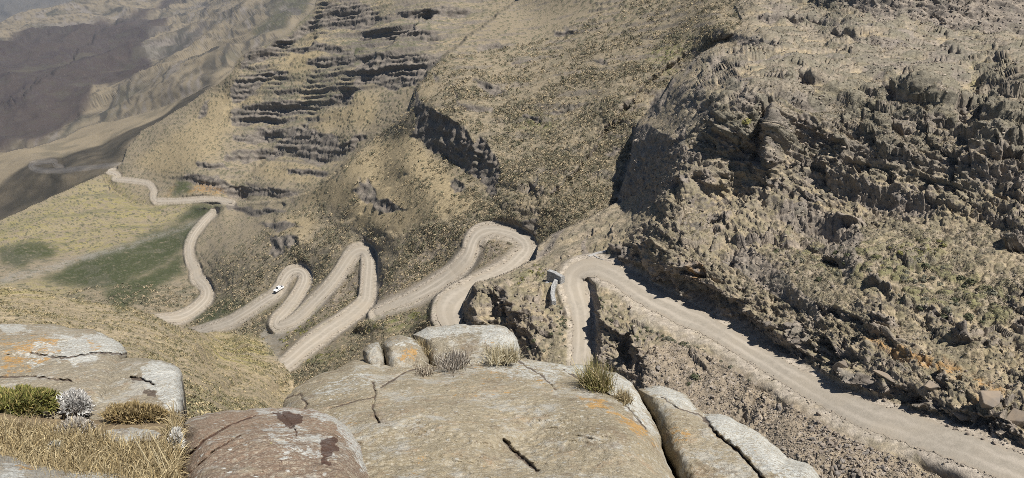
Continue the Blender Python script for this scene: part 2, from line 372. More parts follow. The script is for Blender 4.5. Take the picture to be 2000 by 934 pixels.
# ---- painted cliff faces: polygon, facing azimuth (0 = towards viewer, 90 = to the left), steepness
FACES = [
 ([(1239,246),(1264,241),(1284,256),(1323,276),(1318,300),(1289,335),(1249,379),(1200,404),(1215,355),(1230,305)],75,86),
 ([(1308,163),(1325,150),(1300,200),(1290,215),(1262,235),(1270,205)],80,82),
 ([(1470,290),(1490,225),(1505,195),(1518,185),(1500,235),(1495,280),(1500,320),(1480,330)],80,85),
 ([(1545,230),(1580,222),(1600,255),(1590,285),(1560,285),(1545,262)],60,90),
 ([(1868,245),(1880,215),(1898,196),(1893,225),(1880,245)],75,88),([(1904,246),(1915,215),(1932,195),(1925,225),(1912,246)],75,88),
 ([(1700,70),(1760,75),(1775,95),(1730,100),(1700,92)],25,86),([(1432,70),(1520,82),(1518,92),(1440,95)],20,75),
 ([(1630,-150),(1640,10),(1690,30),(1715,52),(1760,38),(1810,52),(1850,62),(1960,68),(2060,75),(2300,80),(2300,-150)],44,101),
 ([(812,172),(817,232),(802,266),(822,276),(856,300),(886,320),(920,340),(945,367),(960,394),(977,340),(965,300),(940,266),(925,276),(905,246),(866,222),(832,212),(820,185)],50,89),
 ([(876,355),(890,345),(910,362),(905,372),(885,372)],50,86),
 ([(1023,433),(1052,432),(1060,450),(1045,465),(1022,452)],45,86),([(1035,365),(1052,338),(1047,372),(1030,380)],60,86),
 ([(1187,478),(1247,478),(1250,505),(1295,520),(1316,550),(1313,565),(1265,547),(1226,532),(1187,505)],40,89),
 ([(1319,541),(1340,508),(1370,510),(1373,550),(1388,574),(1400,586),(1400,604),(1370,595),(1325,574)],40,89),
 ([(1400,580),(1456,582),(1448,616),(1443,629),(1400,605)],45,89),([(1460,620),(1490,624),(1528,641),(1503,643)],25,86),
 ([(1532,643),(1553,620),(1583,654),(1570,684),(1553,667)],50,89),
 ([(1644,744),(1657,725),(1710,734),(1726,747),(1783,753),(1786,772),(1742,772),(1704,766)],30,90),
 ([(1757,778),(1786,772),(1817,778),(1817,788),(1792,797)],30,90),([(1817,804),(1845,788),(1839,816)],30,88),
 ([(1820,725),(1849,731),(1849,763),(1820,741)],55,88),([(1845,797),(1890,800),(1890,832),(1852,820)],15,86),([(1900,800),(1960,806),(1990,850),(1940,850),(1895,833)],15,80),
 ([(1861,659),(1877,646),(1915,668),(1899,672),(1867,665)],30,88),([(1915,672),(1927,662),(1946,678),(1940,684)],30,88),
 ([(1690,640),(1740,655),(1790,680),(1740,670),(1700,655)],30,70),
 ([(1143,574),(1154,559),(1156,590),(1169,592),(1166,628),(1166,652),(1169,685),(1160,700),(1152,682),(1164,676),(1163,655),(1155,625),(1157,607),(1145,586)],85,90),
 ([(1217,655),(1232,652),(1239,688),(1220,694)],75,88),([(1244,700),(1253,697),(1262,718),(1250,715)],70,88),([(1184,715),(1190,700),(1208,721),(1196,724)],70,88),
 ([(903,595),(916,584),(927,556),(934,567),(921,589),(927,614),(928,634),(912,634),(905,611)],75,90),
 ([(960,600),(980,578),(991,572),(985,589),(966,606)],75,88),([(985,606),(994,592),(1005,589),(996,620),(988,622)],75,88),
 ([(950,627),(971,625),(965,635)],50,88),([(1004,645),(1021,622),(1012,655)],75,88),
 ([(700,460),(726,460),(745,488),(742,498),(719,479)],40,86),([(587,511),(600,514),(608,533),(607,540),(597,524)],40,86),
 ([(526,459),(546,459),(584,462),(568,482),(539,501),(523,501)],45,86),([(738,505),(743,508),(743,575),(738,572)],80,85),
 ([(630,5),(703,0),(738,25),(728,49),(699,59),(649,54),(620,49)],15,80),
 ([(689,143),(703,113),(758,103),(866,103),(851,128),(807,167),(767,177),(723,163),(694,170)],15,84),
 ([(458,158),(517,153),(493,182),(453,207),(451,172)],20,78),([(453,212),(542,192),(596,197),(601,222),(517,236),(453,246)],15,76),
 ([(542,276),(581,246),(660,266),(660,295),(626,325),(557,296),(522,315)],15,76),
 ([(360,340),(424,345),(458,365),(532,365),(586,380),(542,385),(443,380),(355,348)],15,76),
 ([(483,99),(512,94),(557,74),(611,35),(616,50),(557,94),(463,138)],15,76),
 ([(846,145),(861,150),(858,162),(848,160)],40,85),([(886,172),(896,197),(964,212),(960,219),(920,217),(888,197)],25,82),
 ([(1019,222),(1058,231),(1050,238),(1020,232)],20,82),([(915,148),(945,158),(974,162),(994,177),(965,184),(935,170)],20,76),
 ([(700,345),(738,389),(797,409),(748,419),(708,384)],20,70),
 ([(380,232),(394,205),(412,196),(400,228)],30,60),([(1330,200),(1350,190),(1370,215),(1345,225)],60,80),([(1420,300),(1450,285),(1470,300),(1440,330)],60,80),
 ([(1395,262),(1415,262),(1440,285),(1410,290)],40,85),([(1640,310),(1700,318),(1690,335),(1650,330)],25,80),([(1490,345),(1530,352),(1520,372),(1490,365)],40,80),
 *[(p_, 15, 78) for p_ in ([(560,95),(620,85),(690,95),(690,108),(610,100),(560,108)],[(600,115),(690,110),(690,125),(640,130),(600,127)],[(460,150),(510,140),(560,142),(560,150),(500,155)],[(500,245),(560,250),(600,240),(600,252),(550,262),(500,258)],
  [(455,262),(520,258),(540,272),(500,280),(455,275)],[(440,300),(520,290),(540,305),(480,318),(440,312)],[(380,318),(440,320),(450,332),(385,328)],[(700,60),(800,50),(860,60),(850,72),(760,70),(700,75)],[(760,20),(880,10),(920,20),(900,32),(800,35)],
  [(650,180),(690,182),(690,196),(650,195)],[(560,330),(640,335),(640,345),(560,342)],[(440,400),(520,405),(560,415),(500,420),(445,412)],[(500,440),(560,430),(590,440),(540,450)],[(640,300),(700,262),(720,262),(660,312)],[(690,370),(720,350),(740,390),(715,400)],
  [(1000,120),(1040,118),(1040,126),(1000,128)],[(1060,215),(1120,205),(1120,214),(1065,224)],[(1150,120),(1190,115),(1185,128)],[(930,90),(975,80),(980,90),(935,102)],[(1080,60),(1130,58),(1130,66),(1080,68)],[(1180,300),(1215,285),(1215,297),(1185,310)])],
 *[(p_, 38, 86) for p_ in ([(1590,270),(1620,262),(1640,285),(1600,292)],[(1350,345),(1380,330),(1395,352),(1360,362)],[(1300,350),(1340,340),(1345,360),(1305,368)],[(1560,380),(1600,375),(1610,392),(1565,395)],[(1380,420),(1430,425),(1425,440),(1380,436)],
  [(1640,420),(1680,418),(1690,432),(1645,436)],[(1700,540),(1740,560),(1730,572),(1695,556)],[(1600,490),(1640,505),(1630,515),(1595,502)],[(1820,600),(1860,620),(1850,632),(1815,612)],[(1380,120),(1410,108),(1420,130),(1385,140)],[(1560,150),(1590,160),(1580,172),(1550,165)],
  [(1720,160),(1760,190),(1750,202),(1715,178)],[(1850,100),(1900,108),(1895,118),(1850,112)],[(1940,110),(1990,120),(1985,130),(1940,122)],[(1480,30),(1600,40),(1600,50),(1480,42)],[(1620,60),(1690,75),(1680,85),(1620,72)],[(1800,230),(1840,225),(1845,245),(1805,248)],
  [(1740,250),(1780,262),(1770,275),(1735,265)],[(1960,300),(2000,310),(1990,325),(1955,315)],[(1820,350),(1870,362),(1860,374),(1815,364)])],
 ([(1975,640),(2000,600),(2030,640),(2000,660)],50,85),([(1960,470),(2010,450),(2010,490),(1975,495)],50,85),
 ([(1590,590),(1640,600),(1690,630),(1650,625),(1600,608)],25,78),([(1700,610),(1760,630),(1740,650),(1700,632)],35,80),
]
rx, ry, rz_ = ray(UU, VV)
gu = np.zeros_like(L); gv = np.zeros_like(L)
gu[:, :-1] = np.diff(L, axis=1); gv[:-1] = np.diff(L, axis=0)
jump = (np.abs(gu) > 0.05) | (np.abs(gv) > 0.05)
CLIFF = np.zeros((NV, NU), F); OVER = np.zeros((NV, NU), F)
for fi, (poly, az, st) in enumerate(FACES):
    m = mask(poly, 0.8, 0.7)
    j = m > 0.01
    a = math.radians(az + (14 if az >= 25 else 0)); s = math.radians(st)
    # fissured: the facing wanders along the face
    wob = 0.42 * perlin(UU[j] / 11.0, VV[j] / 18.0, 0 * UU[j] + fi) + 0.2 * perlin(UU[j] / 5.0, VV[j] / 5.0, 0 * UU[j] + fi)
    n = np.stack([-np.sin(a + wob) * math.sin(s), -np.cos(a + wob) * math.sin(s), np.full(wob.shape, math.cos(s))], -1)
    k = STEP / FPX
    rr = np.stack([rx[j], ry[j], rz_[j]], -1)
    ndr = (n * rr).sum(-1); ndr = np.minimum(ndr, -0.12)
    tu = -(n[:, 0] * k) / ndr
    tv = -(n[:, 1] * (-SP * k) + n[:, 2] * (-CP * k)) / ndr
    mm = m[j]
    keep = ~jump[j]
    gu[j] = np.where(keep, gu[j] * (1 - mm) + tu * mm, gu[j]); gv[j] = np.where(keep, gv[j] * (1 - mm) + tv * mm, gv[j])
    CLIFF = np.maximum(CLIFF, m)
    if st > 95: OVER = np.maximum(OVER, m)
# crests of the spurs: the ground behind each line lies further off
CRESTS = [([(705,176),(645,212),(590,255),(542,296),(478,345)],0.05),([(560,400),(542,419),(522,445)],0.03),([(860,20),(780,70),(740,105),(690,140)],0.04),
          ([(640,60),(560,130),(500,175),(440,235)],0.03),([(800,340),(740,380),(690,430),(640,455)],0.02),([(1060,400),(1130,330),(1250,180),(1360,90)],0.03),([(900,420),(800,450),(700,470)],0.012),
          ([(400,-10),(310,45),(210,62),(100,78),(0,98),(-100,110)],0.035,1),([(380,50),(250,112),(160,132),(60,212),(0,236),(-80,260)],0.045,1),([(500,60),(400,132),(300,166),(200,216),(100,250)],0.03,1),([(270,20),(170,105),(100,165),(30,205),(-60,245)],0.03,1),([(560,10),(480,50),(420,90),(330,120),(280,150)],0.03,1)]
for pl, A_, *ly in CRESTS:
    q = np.array(pl, float)
    a0, a1 = np.searchsorted(us, [q[:, 0].min() - 40, q[:, 0].max() + 40]); b0, b1_ = np.searchsorted(vs, [q[:, 1].min() - 40, q[:, 1].max() + 40])
    su, sv = UU[b0:b1_, a0:a1] + w1[b0:b1_, a0:a1], VV[b0:b1_, a0:a1] + w2[b0:b1_, a0:a1]
    best = np.full(su.shape, 1e9); sd = np.zeros(su.shape); along = np.zeros(su.shape); n_ = len(q) - 1
    for i in range(n_):
        e = q[i + 1] - q[i]; l_ = np.hypot(*e); tt_ = np.clip(((su - q[i, 0]) * e[0] + (sv - q[i, 1]) * e[1]) / l_ ** 2, 0, 1)
        dx, dy = su - q[i, 0] - tt_ * e[0], sv - q[i, 1] - tt_ * e[1]; dd_ = np.hypot(dx, dy)
        s_ = np.sign(e[0] * dy - e[1] * dx) * dd_     # >0 on the upper left side for lines drawn down-left
        near = dd_ < best; best = np.where(near, dd_, best); sd = np.where(near, s_, sd); along = np.where(near, (i + tt_) / n_, along)
    fade = sstep(0.0, 0.12, along) * (1 - sstep(0.85, 1.0, along)) * (LAY[b0:b1_, a0:a1] == (ly[0] if ly else 3))
    sg = A_ * fade * sstep(-2.5, 2.5, sd) * (best < 30)
    okc = best < 12
    gx_ = np.zeros(sg.shape); gy_ = np.zeros(sg.shape); gx_[:, :-1] = np.diff(sg, axis=1); gy_[:-1] = np.diff(sg, axis=0)
    gu[b0:b1_, a0:a1] += np.where(okc, gx_, 0); gv[b0:b1_, a0:a1] += np.where(okc, gy_, 0)
# screened Poisson: keep the painted slopes, stay near the macro depth
div = np.zeros_like(L)
div += gu; div[:, 1:] -= gu[:, :-1]; div += gv; div[1:] -= gv[:-1]
LAMS = (1.0 / 45.0) ** 2
rhs = LAMS * L - div
b = np.empty((2 * NV, 2 * NU)); b[:NV, :NU] = rhs; b[NV:, :NU] = rhs[::-1]; b[:, NU:] = b[:, :NU][:, ::-1]
ky = 2 - 2 * np.cos(2 * math.pi * np.fft.fftfreq(2 * NV))[:, None]; kx = 2 - 2 * np.cos(2 * math.pi * np.fft.rfftfreq(2 * NU))[None]
Ls = np.fft.irfft2(np.fft.rfft2(b) / (LAMS + kx + ky), s=b.shape)[:NV, :NU]
L = Ls

# ---- bring the ground to the level of the roads, then flatten the road beds into it
ROADM = np.zeros((NV, NU), F); ROADD = np.full((NV, NU), 1e3, F); LR = np.zeros((NV, NU)); CORE = np.zeros((NV, NU), F)
for ri, r in enumerate(RS):
    lay = (4, 3, 3, 3, 3, 2)[ri]
    best = np.full((NV, NU), 1e3, F); zt = np.zeros((NV, NU), F); vt = np.zeros((NV, NU), F)
    for (a, bb, w, z) in r:
        rad = w * 0.5 + 44
        i0, i1 = np.searchsorted(us, [a - rad, a + rad]); j0, j1 = np.searchsorted(vs, [bb - rad, bb + rad])
        if i1 <= i0 or j1 <= j0: continue
        d = np.hypot(UU[j0:j1, i0:i1] - a, VV[j0:j1, i0:i1] - bb).astype(F) - F(w * 0.5)
        cur = best[j0:j1, i0:i1]; q = d < cur
        best[j0:j1, i0:i1] = np.where(q, d, cur); zt[j0:j1, i0:i1] = np.where(q, z, zt[j0:j1, i0:i1]); vt[j0:j1, i0:i1] = np.where(q, bb, vt[j0:j1, i0:i1])
    feather = np.interp(np.abs(zt), [50, 75, 120, 300], [15, 13, 8, 3])
    if ri == 0: feather = np.where((VV > vt) & (UU > 1230), 36, feather)
    m = (1 - sstep(0.0, 1.0, (best - np.interp(np.abs(zt), [50, 120, 300], [5.5, 3.5, 1.5])) / feather)) * (LAY == lay)
    zt = np.where(zt == 0, -1, zt)
    Lr = np.log(np.maximum(zt / zr(VV), 1.0) + 1e-9)
    ok = (m > ROADM) & (np.abs(Lr - L) < 0.3)
    LR = np.where(ok, Lr, LR); ROADM = np.where(ok, m, ROADM); CORE = np.maximum(CORE, ok & (best < 3.0))
    ROADD = np.minimum(ROADD, np.where(LAY == lay, best, 1e3))
for lay in (2, 3, 4):
    inl = (LAY == lay)
    for sig in (55.0, 22.0, 9.0):
        w_ = (CORE * inl).astype(F)
        num = gauss(((LR - L) * w_).astype(F), sig); den = gauss(w_, sig)
        L = np.where(inl, L + num / (den + 0.012), L)
L = L * (1 - ROADM) + LR * ROADM
# no overhangs: within a layer the ground never comes nearer as it rises
hyp = np.hypot(rx, ry)
R_ = np.exp(L) * hyp
for j in range(NV - 2, -1, -1):
    same = (LAY[j] == LAY[j + 1]) & (LAY[j] >= 2) & (OVER[j] < 0.3)
    low_ = R_[j + 1] * 0.9996
    R_[j] = np.where(same & (R_[j] < low_), low_, R_[j])
L = np.log(R_ / hyp)
D = np.exp(L)
P = np.stack([rx * D, ry * D, rz_ * D], -1)

def grid_normals(P):
    du = np.empty_like(P); dv = np.empty_like(P)
    du[:, 1:-1] = P[:, 2:] - P[:, :-2]; du[:, 0] = P[:, 1] - P[:, 0]; du[:, -1] = P[:, -1] - P[:, -2]
    dv[1:-1] = P[2:] - P[:-2]; dv[0] = P[1] - P[0]; dv[-1] = P[-1] - P[-2]
    n = np.cross(dv, du); n /= np.linalg.norm(n, axis=-1, keepdims=True) + 1e-9
    return n
N0 = grid_normals(P)
# smoothed normal for displacement
Ns = np.stack([gauss(N0[..., i].astype(F), 3.0) for i in range(3)], -1); Ns /= np.linalg.norm(Ns, axis=-1, keepdims=True) + 1e-6
jm = np.zeros((NV, NU), F)
gl = np.abs(np.diff(np.log(D), axis=1)); jm[:, 1:] = np.maximum(jm[:, 1:], gl > 0.04); jm[:, :-1] = np.maximum(jm[:, :-1], gl > 0.04)
gl = np.abs(np.diff(np.log(D), axis=0)); jm[1:] = np.maximum(jm[1:], gl > 0.04); jm[:-1] = np.maximum(jm[:-1], gl > 0.04)
calm = 1 - np.clip(gauss(jm, 2.0) * 2.5, 0, 1)

X, Y, Zc = [P[..., i].astype(F) for i in range(3)]
PM = (D * STEP / FPX).astype(F)
dvl = np.zeros((NV, NU), F); dvl[1:] = np.linalg.norm(np.diff(P, axis=0), axis=-1); dvl[0] = dvl[1]
PM = np.maximum(PM, np.minimum(0.38 * gauss(np.minimum(dvl, PM * 8), 2.0), PM * 6))
def vis(lam): return np.clip((lam / PM - 2.2) / 2.5, 0, 1)
steep = 1 - np.clip(N0[..., 2], 0, 1)

# ---- zone masks for cover
def zone(polys, wob=1.6, blur=5):
    out = np.zeros((NV, NU), F)
    for p in polys: out = np.maximum(out, mask(p, wob, blur))
    return out
Z_smooth = zone([[(615,55),(640,90),(640,120),(600,150),(530,150),(455,250),(450,262),(430,300),(380,335),(300,345),(245,322),(330,262),(400,205),(445,165),(520,150)],
 [(480,345),(520,312),(640,330),(610,362),(540,352)],[(700,185),(735,185),(745,235),(690,255),(600,250),(560,270)],
 [(700,300),(800,245),(870,330),(960,400),(890,430),(760,460),(700,440),(650,400),(560,420),(540,440),(600,380)],[(520,440),(640,400),(600,460),(560,460)],[(810,200),(870,120),(850,180)]])
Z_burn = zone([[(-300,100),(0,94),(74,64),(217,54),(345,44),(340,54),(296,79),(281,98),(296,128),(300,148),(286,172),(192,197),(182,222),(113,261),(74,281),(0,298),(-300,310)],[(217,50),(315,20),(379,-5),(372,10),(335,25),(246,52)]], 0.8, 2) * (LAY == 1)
Z_green = zone([[(75,548),(200,490),(330,443),(398,428),(384,455),(352,492),(300,525),(235,562),(180,566)],[(195,575),(290,532),(350,490),(360,530),(300,572),(230,607)],[(0,485),(60,470),(120,490),(40,520),(0,520)],
 [(380,395),(440,398),(400,425),(340,440),(370,410)],[(493,74),(562,-10),(616,-10),(590,35),(502,89)],[(664,105),(700,80),(738,75),(690,105)],[(362,627),(435,580),(493,588),(416,630)],
 [(345,355),(368,345),(375,378),(335,380)]], 1.2, 3)
Z_shrub = zone([[(546,650),(616,610),(658,614),(616,639),(568,671),(546,690)],[(575,707),(648,675),(693,690),(632,716),(585,714)],[(560,600),(660,560),(700,540),(700,590),(640,600),(590,620)],[(690,640),(760,600),(860,580),(860,620),(740,650)],
 [(1000,540),(1060,515),(1070,540),(1010,560)],[(1700,500),(1790,460),(1850,470),(1840,505),(1740,540)],[(1500,440),(1700,480),(1990,560),(1990,640),(1800,600),(1600,520)],[(1010,215),(1100,230),(1060,260),(1000,245)],[(1250,100),(1360,60),(1300,160)],[(1440,235),(1475,225),(1470,270),(1440,262)]], 1.6, 6)
Z_yellow = zone([[(-200,540),(0,440),(210,340),(290,392),(380,402),(330,440),(200,500),(60,500),(0,490)],[(-200,545),(0,555),(170,560),(160,592),(20,572)],[(395,648),(500,652),(535,690),(520,725),(420,715)],[(1830,130),(1960,118),(2010,150),(1900,165)],[(470,600),(560,560),(520,610)]], 1.6, 5)
Z_ochre = zone([[(322,381),(345,354),(341,362),(330,382)],[(368,377),(382,354),(400,358),(437,367),(435,379),(372,379)],[(1679,665),(1776,684),(1861,703),(1949,747),(1915,760),(1801,709),(1710,687)],[(1340,515),(1370,512),(1372,545),(1345,540)],[(1890,775),(1960,750),(1960,760),(1915,780)]], 1.0, 2)
Z_gravel = zone([[(421,417),(345,446),(290,463),(230,478),(100,517),(0,543),(0,556),(100,530),(230,490),(300,470),(350,452),(421,424)],[(520,640),(560,645),(550,690),(560,715),(530,700),(505,660)]], 0.8, 2)
Z_scree = zone([[(1190,700),(1250,690),(1290,660),(1400,690),(1500,760),(1660,850),(1860,940),(1900,1050),(1300,1050),(1250,780)],[(720,600),(800,560),(890,480),(935,440),(880,440),(800,520),(740,570)],[(945,470),(1000,470),(985,500),(940,520)],[(1500,690),(1700,770),(1990,870),(1990,905),(1700,800),(1500,715)],
 [(610,590),(700,520),(712,560),(650,605)]], 1.4, 4)
Z_rocky = zone([[(1100,440),(1230,390),(1250,240),(1340,140),(1480,100),(1640,130),(2100,140),(2300,250),(2300,460),(1800,420),(1500,480),(1400,520),(1200,500)],[(905,560),(1060,510),(1090,600),(1060,700),(900,690)],[(1150,560),(1230,590),(1290,680),(1230,740),(1160,700)],
 [(1180,480),(1400,520),(1650,640),(2000,790),(2000,870),(1700,770),(1400,620),(1190,510)],[(1430,-100),(2300,-100),(2300,110),(1700,110),(1430,90)]], 1.6, 8)
Z_terr = zone([[(615,-20),(800,-20),(870,60),(850,110),(700,180),(560,280),(540,300),(690,310),(620,360),(530,300),(480,268),(452,225),(492,190),(470,142)],[(440,355),(590,372),(600,392),(440,388),(350,366),(352,338)],[(600,0),(960,0),(860,120),(700,180),(560,270),(560,200),(620,120)]], 2.5, 11)
Z_clump = zone([[(980,250),(1100,0),(1440,0),(1420,90),(1250,230),(1220,380),(1060,440),(1000,380)],[(870,110),(1100,-100),(1440,-100),(1440,0),(1000,260),(880,200)],[(1200,400),(2300,380),(2300,900),(1900,830),(1500,620),(1300,520)]], 1.6, 8)
isLN = (LAY == 4); isLF = (LAY == 5); isL0 = (LAY == 3); far = (LAY <= 2)

# ---- relief (metres along the surface normal)
NX, NY, NZ = Ns[..., 0].astype(F), Ns[..., 1].astype(F), Ns[..., 2].astype(F)
rock = np.clip(CLIFF + 0.75 * Z_rocky * isLN + 0.0, 0, 1)
h = np.zeros((NV, NU), F)
# broad lumps and gullies
b1 = perlin(X / 38, Y / 38, Zc / 38); b2 = perlin(X / 15, Y / 15, Zc / 15); b3 = perlin(X / 6.5, Y / 6.5, Zc / 6.5); b4 = perlin(X / 2.8, Y / 2.8, Zc / 2.8); b5 = perlin(X / 1.25, Y / 1.25, Zc / 1.25)
h += 2.2 * b1 * vis(38) * (0.3 + 0.7 * isL0) + 0.8 * b2 * vis(15)
rid = 1 - np.abs(perlin((X * 0.75 + Y * 0.66) / 330 + 0.5 * perlin(X / 500, Y / 500, 0 * X), (Y * 0.75 - X * 0.66) / 900, 0 * X + 2.2)) * 2
rid2 = 1 - np.abs(perlin((X * 0.75 + Y * 0.66) / 110 + 0.6 * b1 * 0, (Y * 0.75 - X * 0.66) / 330, 0 * X + 6.2)) * 2
h += far * (1.6 * 26 * rid + 11 * rid2 + 5 * perlin(X / 60, Y / 60, Zc / 60) + 2.5 * perlin(X / 24, Y / 24, Zc / 24)) * sstep(1300, 2200, D)
# craggy rock: billows with dark joints, blocky
bil = np.abs(b3); bil2 = np.abs(b4); bil3 = np.abs(b5)
crag = 1.5 * (bil - 0.3) * vis(6.5) + 1.1 * (bil2 - 0.3) * vis(2.8) + 0.7 * (bil3 - 0.3) * vis(1.25)
fx, fy2, frid, fc0 = worley((0.51 * X - 0.86 * Y) / 2.6 + 0.3 * b3, (0.5 * X + 0.3 * Y + 0.82 * Zc) / 1.6 + 0.3 * b4, 7, True)
block = ((frid - 0.5) * 0.7 + 1.3 * fc0)
fx1, fy1, frid1, fc1 = worley((0.51 * X - 0.86 * Y) / 6.5 + 0.25 * b2, (0.5 * X + 0.3 * Y + 0.82 * Zc) / 4.2 + 0.25 * b3, 17, True)
block1 = ((frid1 - 0.5) * 1.4 + 2.4 * fc1)
fx2, fy22, frid2, fc2 = worley((0.51 * X - 0.86 * Y) / 1.05 + 0.25 * b4, (0.5 * X + 0.3 * Y + 0.82 * Zc) / 0.75 + 0.25 * b5, 27, True)
block2 = ((frid2 - 0.5) * 0.4 + 0.75 * fc2)
kf = np.clip(D / 150, 0.8, 1.6)
near_r = np.where(LAY == 4, 1.0, 0.12)
h += rock * (crag * 0.5 * np.where(LAY == 4, 1, 0.5) + block * vis(1.9) + block1 * vis(5.0) + block2 * vis(0.85)) * near_r * (0.6 + 0.4 * kf)
patch = sstep(-0.1, 0.35, perlin(X / 9 + 30, Y / 9, Zc / 9)) * isLN
h += (1 - rock) * patch * (0.55 * block * vis(1.9) + 0.5 * block2 * vis(0.85) + 0.35 * block1 * vis(5.0))
h += (1 - rock) * (isLN * 0.8 + isL0 * 0.5 + isLF * 0.7) * (0.9 * (bil - 0.3) * vis(6.5) + 0.55 * (bil2 - 0.3) * vis(2.8))
# columns on the big cliffs
colm = np.abs(perlin((X * 0.8 - Y * 0.6) / 4.5, (X * 0.8 + Y * 0.6) / 9.0, Zc / 26))
ZS = np.where(isL0, Zc + 0.26 * Y, Zc)       # the basalt beds dip gently away down the valley
sb = (ZS + 2.1 * b3 + 2.0 * b2 + 4.0 * b1 + 0.8 * b4) / np.where(D > 300, 6.5, 3.2); sb = sb - np.floor(sb)
h -= CLIFF * (sstep(0.0, 0.55, sb) - sstep(0.6, 1.0, sb)) * np.clip(D / 260, 0.5, 2.0) * 0.5 * (0.4 + np.clip(0.6 + b2, 0, 1.2))
h += CLIFF * 2.5 * (colm - 0.25) * np.where(isLN, 0.9, 1)
h += CLIFF * isLN * 2.2 * (np.abs(perlin((X + Y) / 7.0, (X - Y) / 7.0, Zc / 18 + 4)) - 0.25) * np.clip(D / 350, 0.6, 1.6)
# basalt ledges round the mountainside
band = (ZS + 3.5 * b1 + 1.6 * b2 + 0.6 * b3) / 15.0
tt = band - np.floor(band)
saw = sstep(0.0, 0.78, tt) - sstep(0.80, 1.0, tt)
ledge = (tt > 0.74) & (tt < 1.0)
lz = np.clip(0.55 + 1.1 * perlin(X / 55, Y / 55, Zc / 90 + 3), 0, 1)
h -= isL0 * (0.08 + 0.92 * Z_terr) * 4.8 * saw * lz * (1 - 0.75 * Z_smooth)
band2 = (ZS + 2.2 * b1 + 1.3 * b2 + 0.45 * b3) / 5.6
tt2 = band2 - np.floor(band2)
saw2 = sstep(0.0, 0.7, tt2) - sstep(0.72, 1.0, tt2)
lz2 = np.clip(0.35 + 1.5 * perlin(X / 26, Y / 26, Zc / 26 + 8), 0, 1)
band3 = (Zc + 1.0 * b2 + 0.5 * b3 + 0.3 * b4) / 2.1
tt3 = band3 - np.floor(band3)
saw3 = sstep(0.0, 0.62, tt3) - sstep(0.66, 0.98, tt3)
lz3 = np.clip(0.3 + 1.6 * perlin(X / 14 + 9, Y / 14, Zc / 14), 0, 1)
h -= isLN * (1 - Z_scree) * 0.75 * saw3 * lz3 * vis(2.1)
ledge2 = (tt2 > 0.68) & (lz2 > 0.3)
h += -(isLN * 1.0 * (1 - Z_scree) + isL0 * np.clip(0.25 + 0.7 * Z_terr + 0.45 * Z_clump, 0, 1) * (1 - Z_smooth)) * (1.9 + 1.0 * Z_terr) * saw2 * lz2
# tussocks, bushes and stones: domes round cell centres
SA = 0.51 * X - 0.86 * Y; SB = 0.55 * X + 0.33 * Y + 0.77 * Zc     # along and up the slopes
t1, t1b, r1 = worley(SA / 0.62 + 0.3 * b5, SB / 0.62 + 0.3 * b4, 31)
t2, t2b, r2 = worley(SA / 1.35 + 0.3 * b5, SB / 1.35, 47)
t3, t3b, r3 = worley(SA / 3.1 + 0.4 * b4, SB / 3.1, 53)
dome = lambda t, r: np.sqrt(np.clip(1 - (t / (0.35 + 0.45 * r)) ** 2, 0, 1)) * (0.35 + 0.65 * r)
d1 = dome(t1, r1) * vis(0.62); d2 = dome(t2, r2) * vis(1.35) * (r2 > 0.25); d3 = dome(t3, r3) * vis(3.1) * (r3 > 0.55)
grassy = (1 - ROADM) * (1 - 0.85 * Z_gravel)
amp = isLN * (0.36 + 0.2 * Z_clump) + isLF * 0.95 + isL0 * (0.65 + 0.75 * Z_clump) * (1 - 0.55 * Z_smooth)
amp = amp * (1 - 0.7 * CLIFF) * (1 - 0.35 * Z_scree)
h += grassy * amp * (0.42 * d1 + 0.6 * d2 + 0.7 * d3 * (0.15 + 0.6 * Z_shrub + 0.3 * Z_clump * isL0)) + grassy * isLF * (0.25 * d1 + 0.35 * d2)
fb = isL0 * (D > 380) * (t3 < 0.34) * (r3 > 0.55 - 0.25 * Z_shrub + 0.12 * Z_smooth)
h += grassy * fb * 0.8 * (1 - CLIFF)
h += grassy * (Z_shrub * 0.4 + Z_green * 0.5) * d2 * vis(1.35)
graze = -(N0 * np.stack([rx, ry, rz_], -1)).sum(-1) / np.sqrt(rx ** 2 + ry ** 2 + rz_ ** 2)
h *= np.where(far, 1, np.clip(gauss(graze.astype(F), 4.0) / 0.5, 0.3, 1)) * np.where(isLN, 0.6 + 0.4 * sstep(220, 330, VV), 1)
up_ = isLN * (1 - sstep(230, 420, VV)) * sstep(1300, 1420, UU - np.where(VV < 95, 110, 0))
t4, t4b, r4 = worley(SA / 9.0 + 0.5 * b2, SB / 6.5 + 0.5 * b3, 61)
t5, t5b, r5 = worley(SA / 3.6 + 0.4 * b3, SB / 2.6 + 0.4 * b4, 67)
up_ = up_ * (1 - CLIFF)
h += up_ * (2.6 * dome(t4, r4) * (r4 > 0.3) + 1.3 * dome(t5, r5) * (r5 > 0.35) + 0.7 * block1 * dome(t4, r4) + 0.2 * block)
h *= np.where(isLN, 1 - 0.42 * sstep(112, 160, D), 1)
h *= (1 - sstep(0, 1, ROADM)) * calm
h = np.where(far, np.clip(h, -60, 60), np.clip(h, -6, 9))
Pd = P + Ns * h[..., None]
ND = grid_normals(Pd)

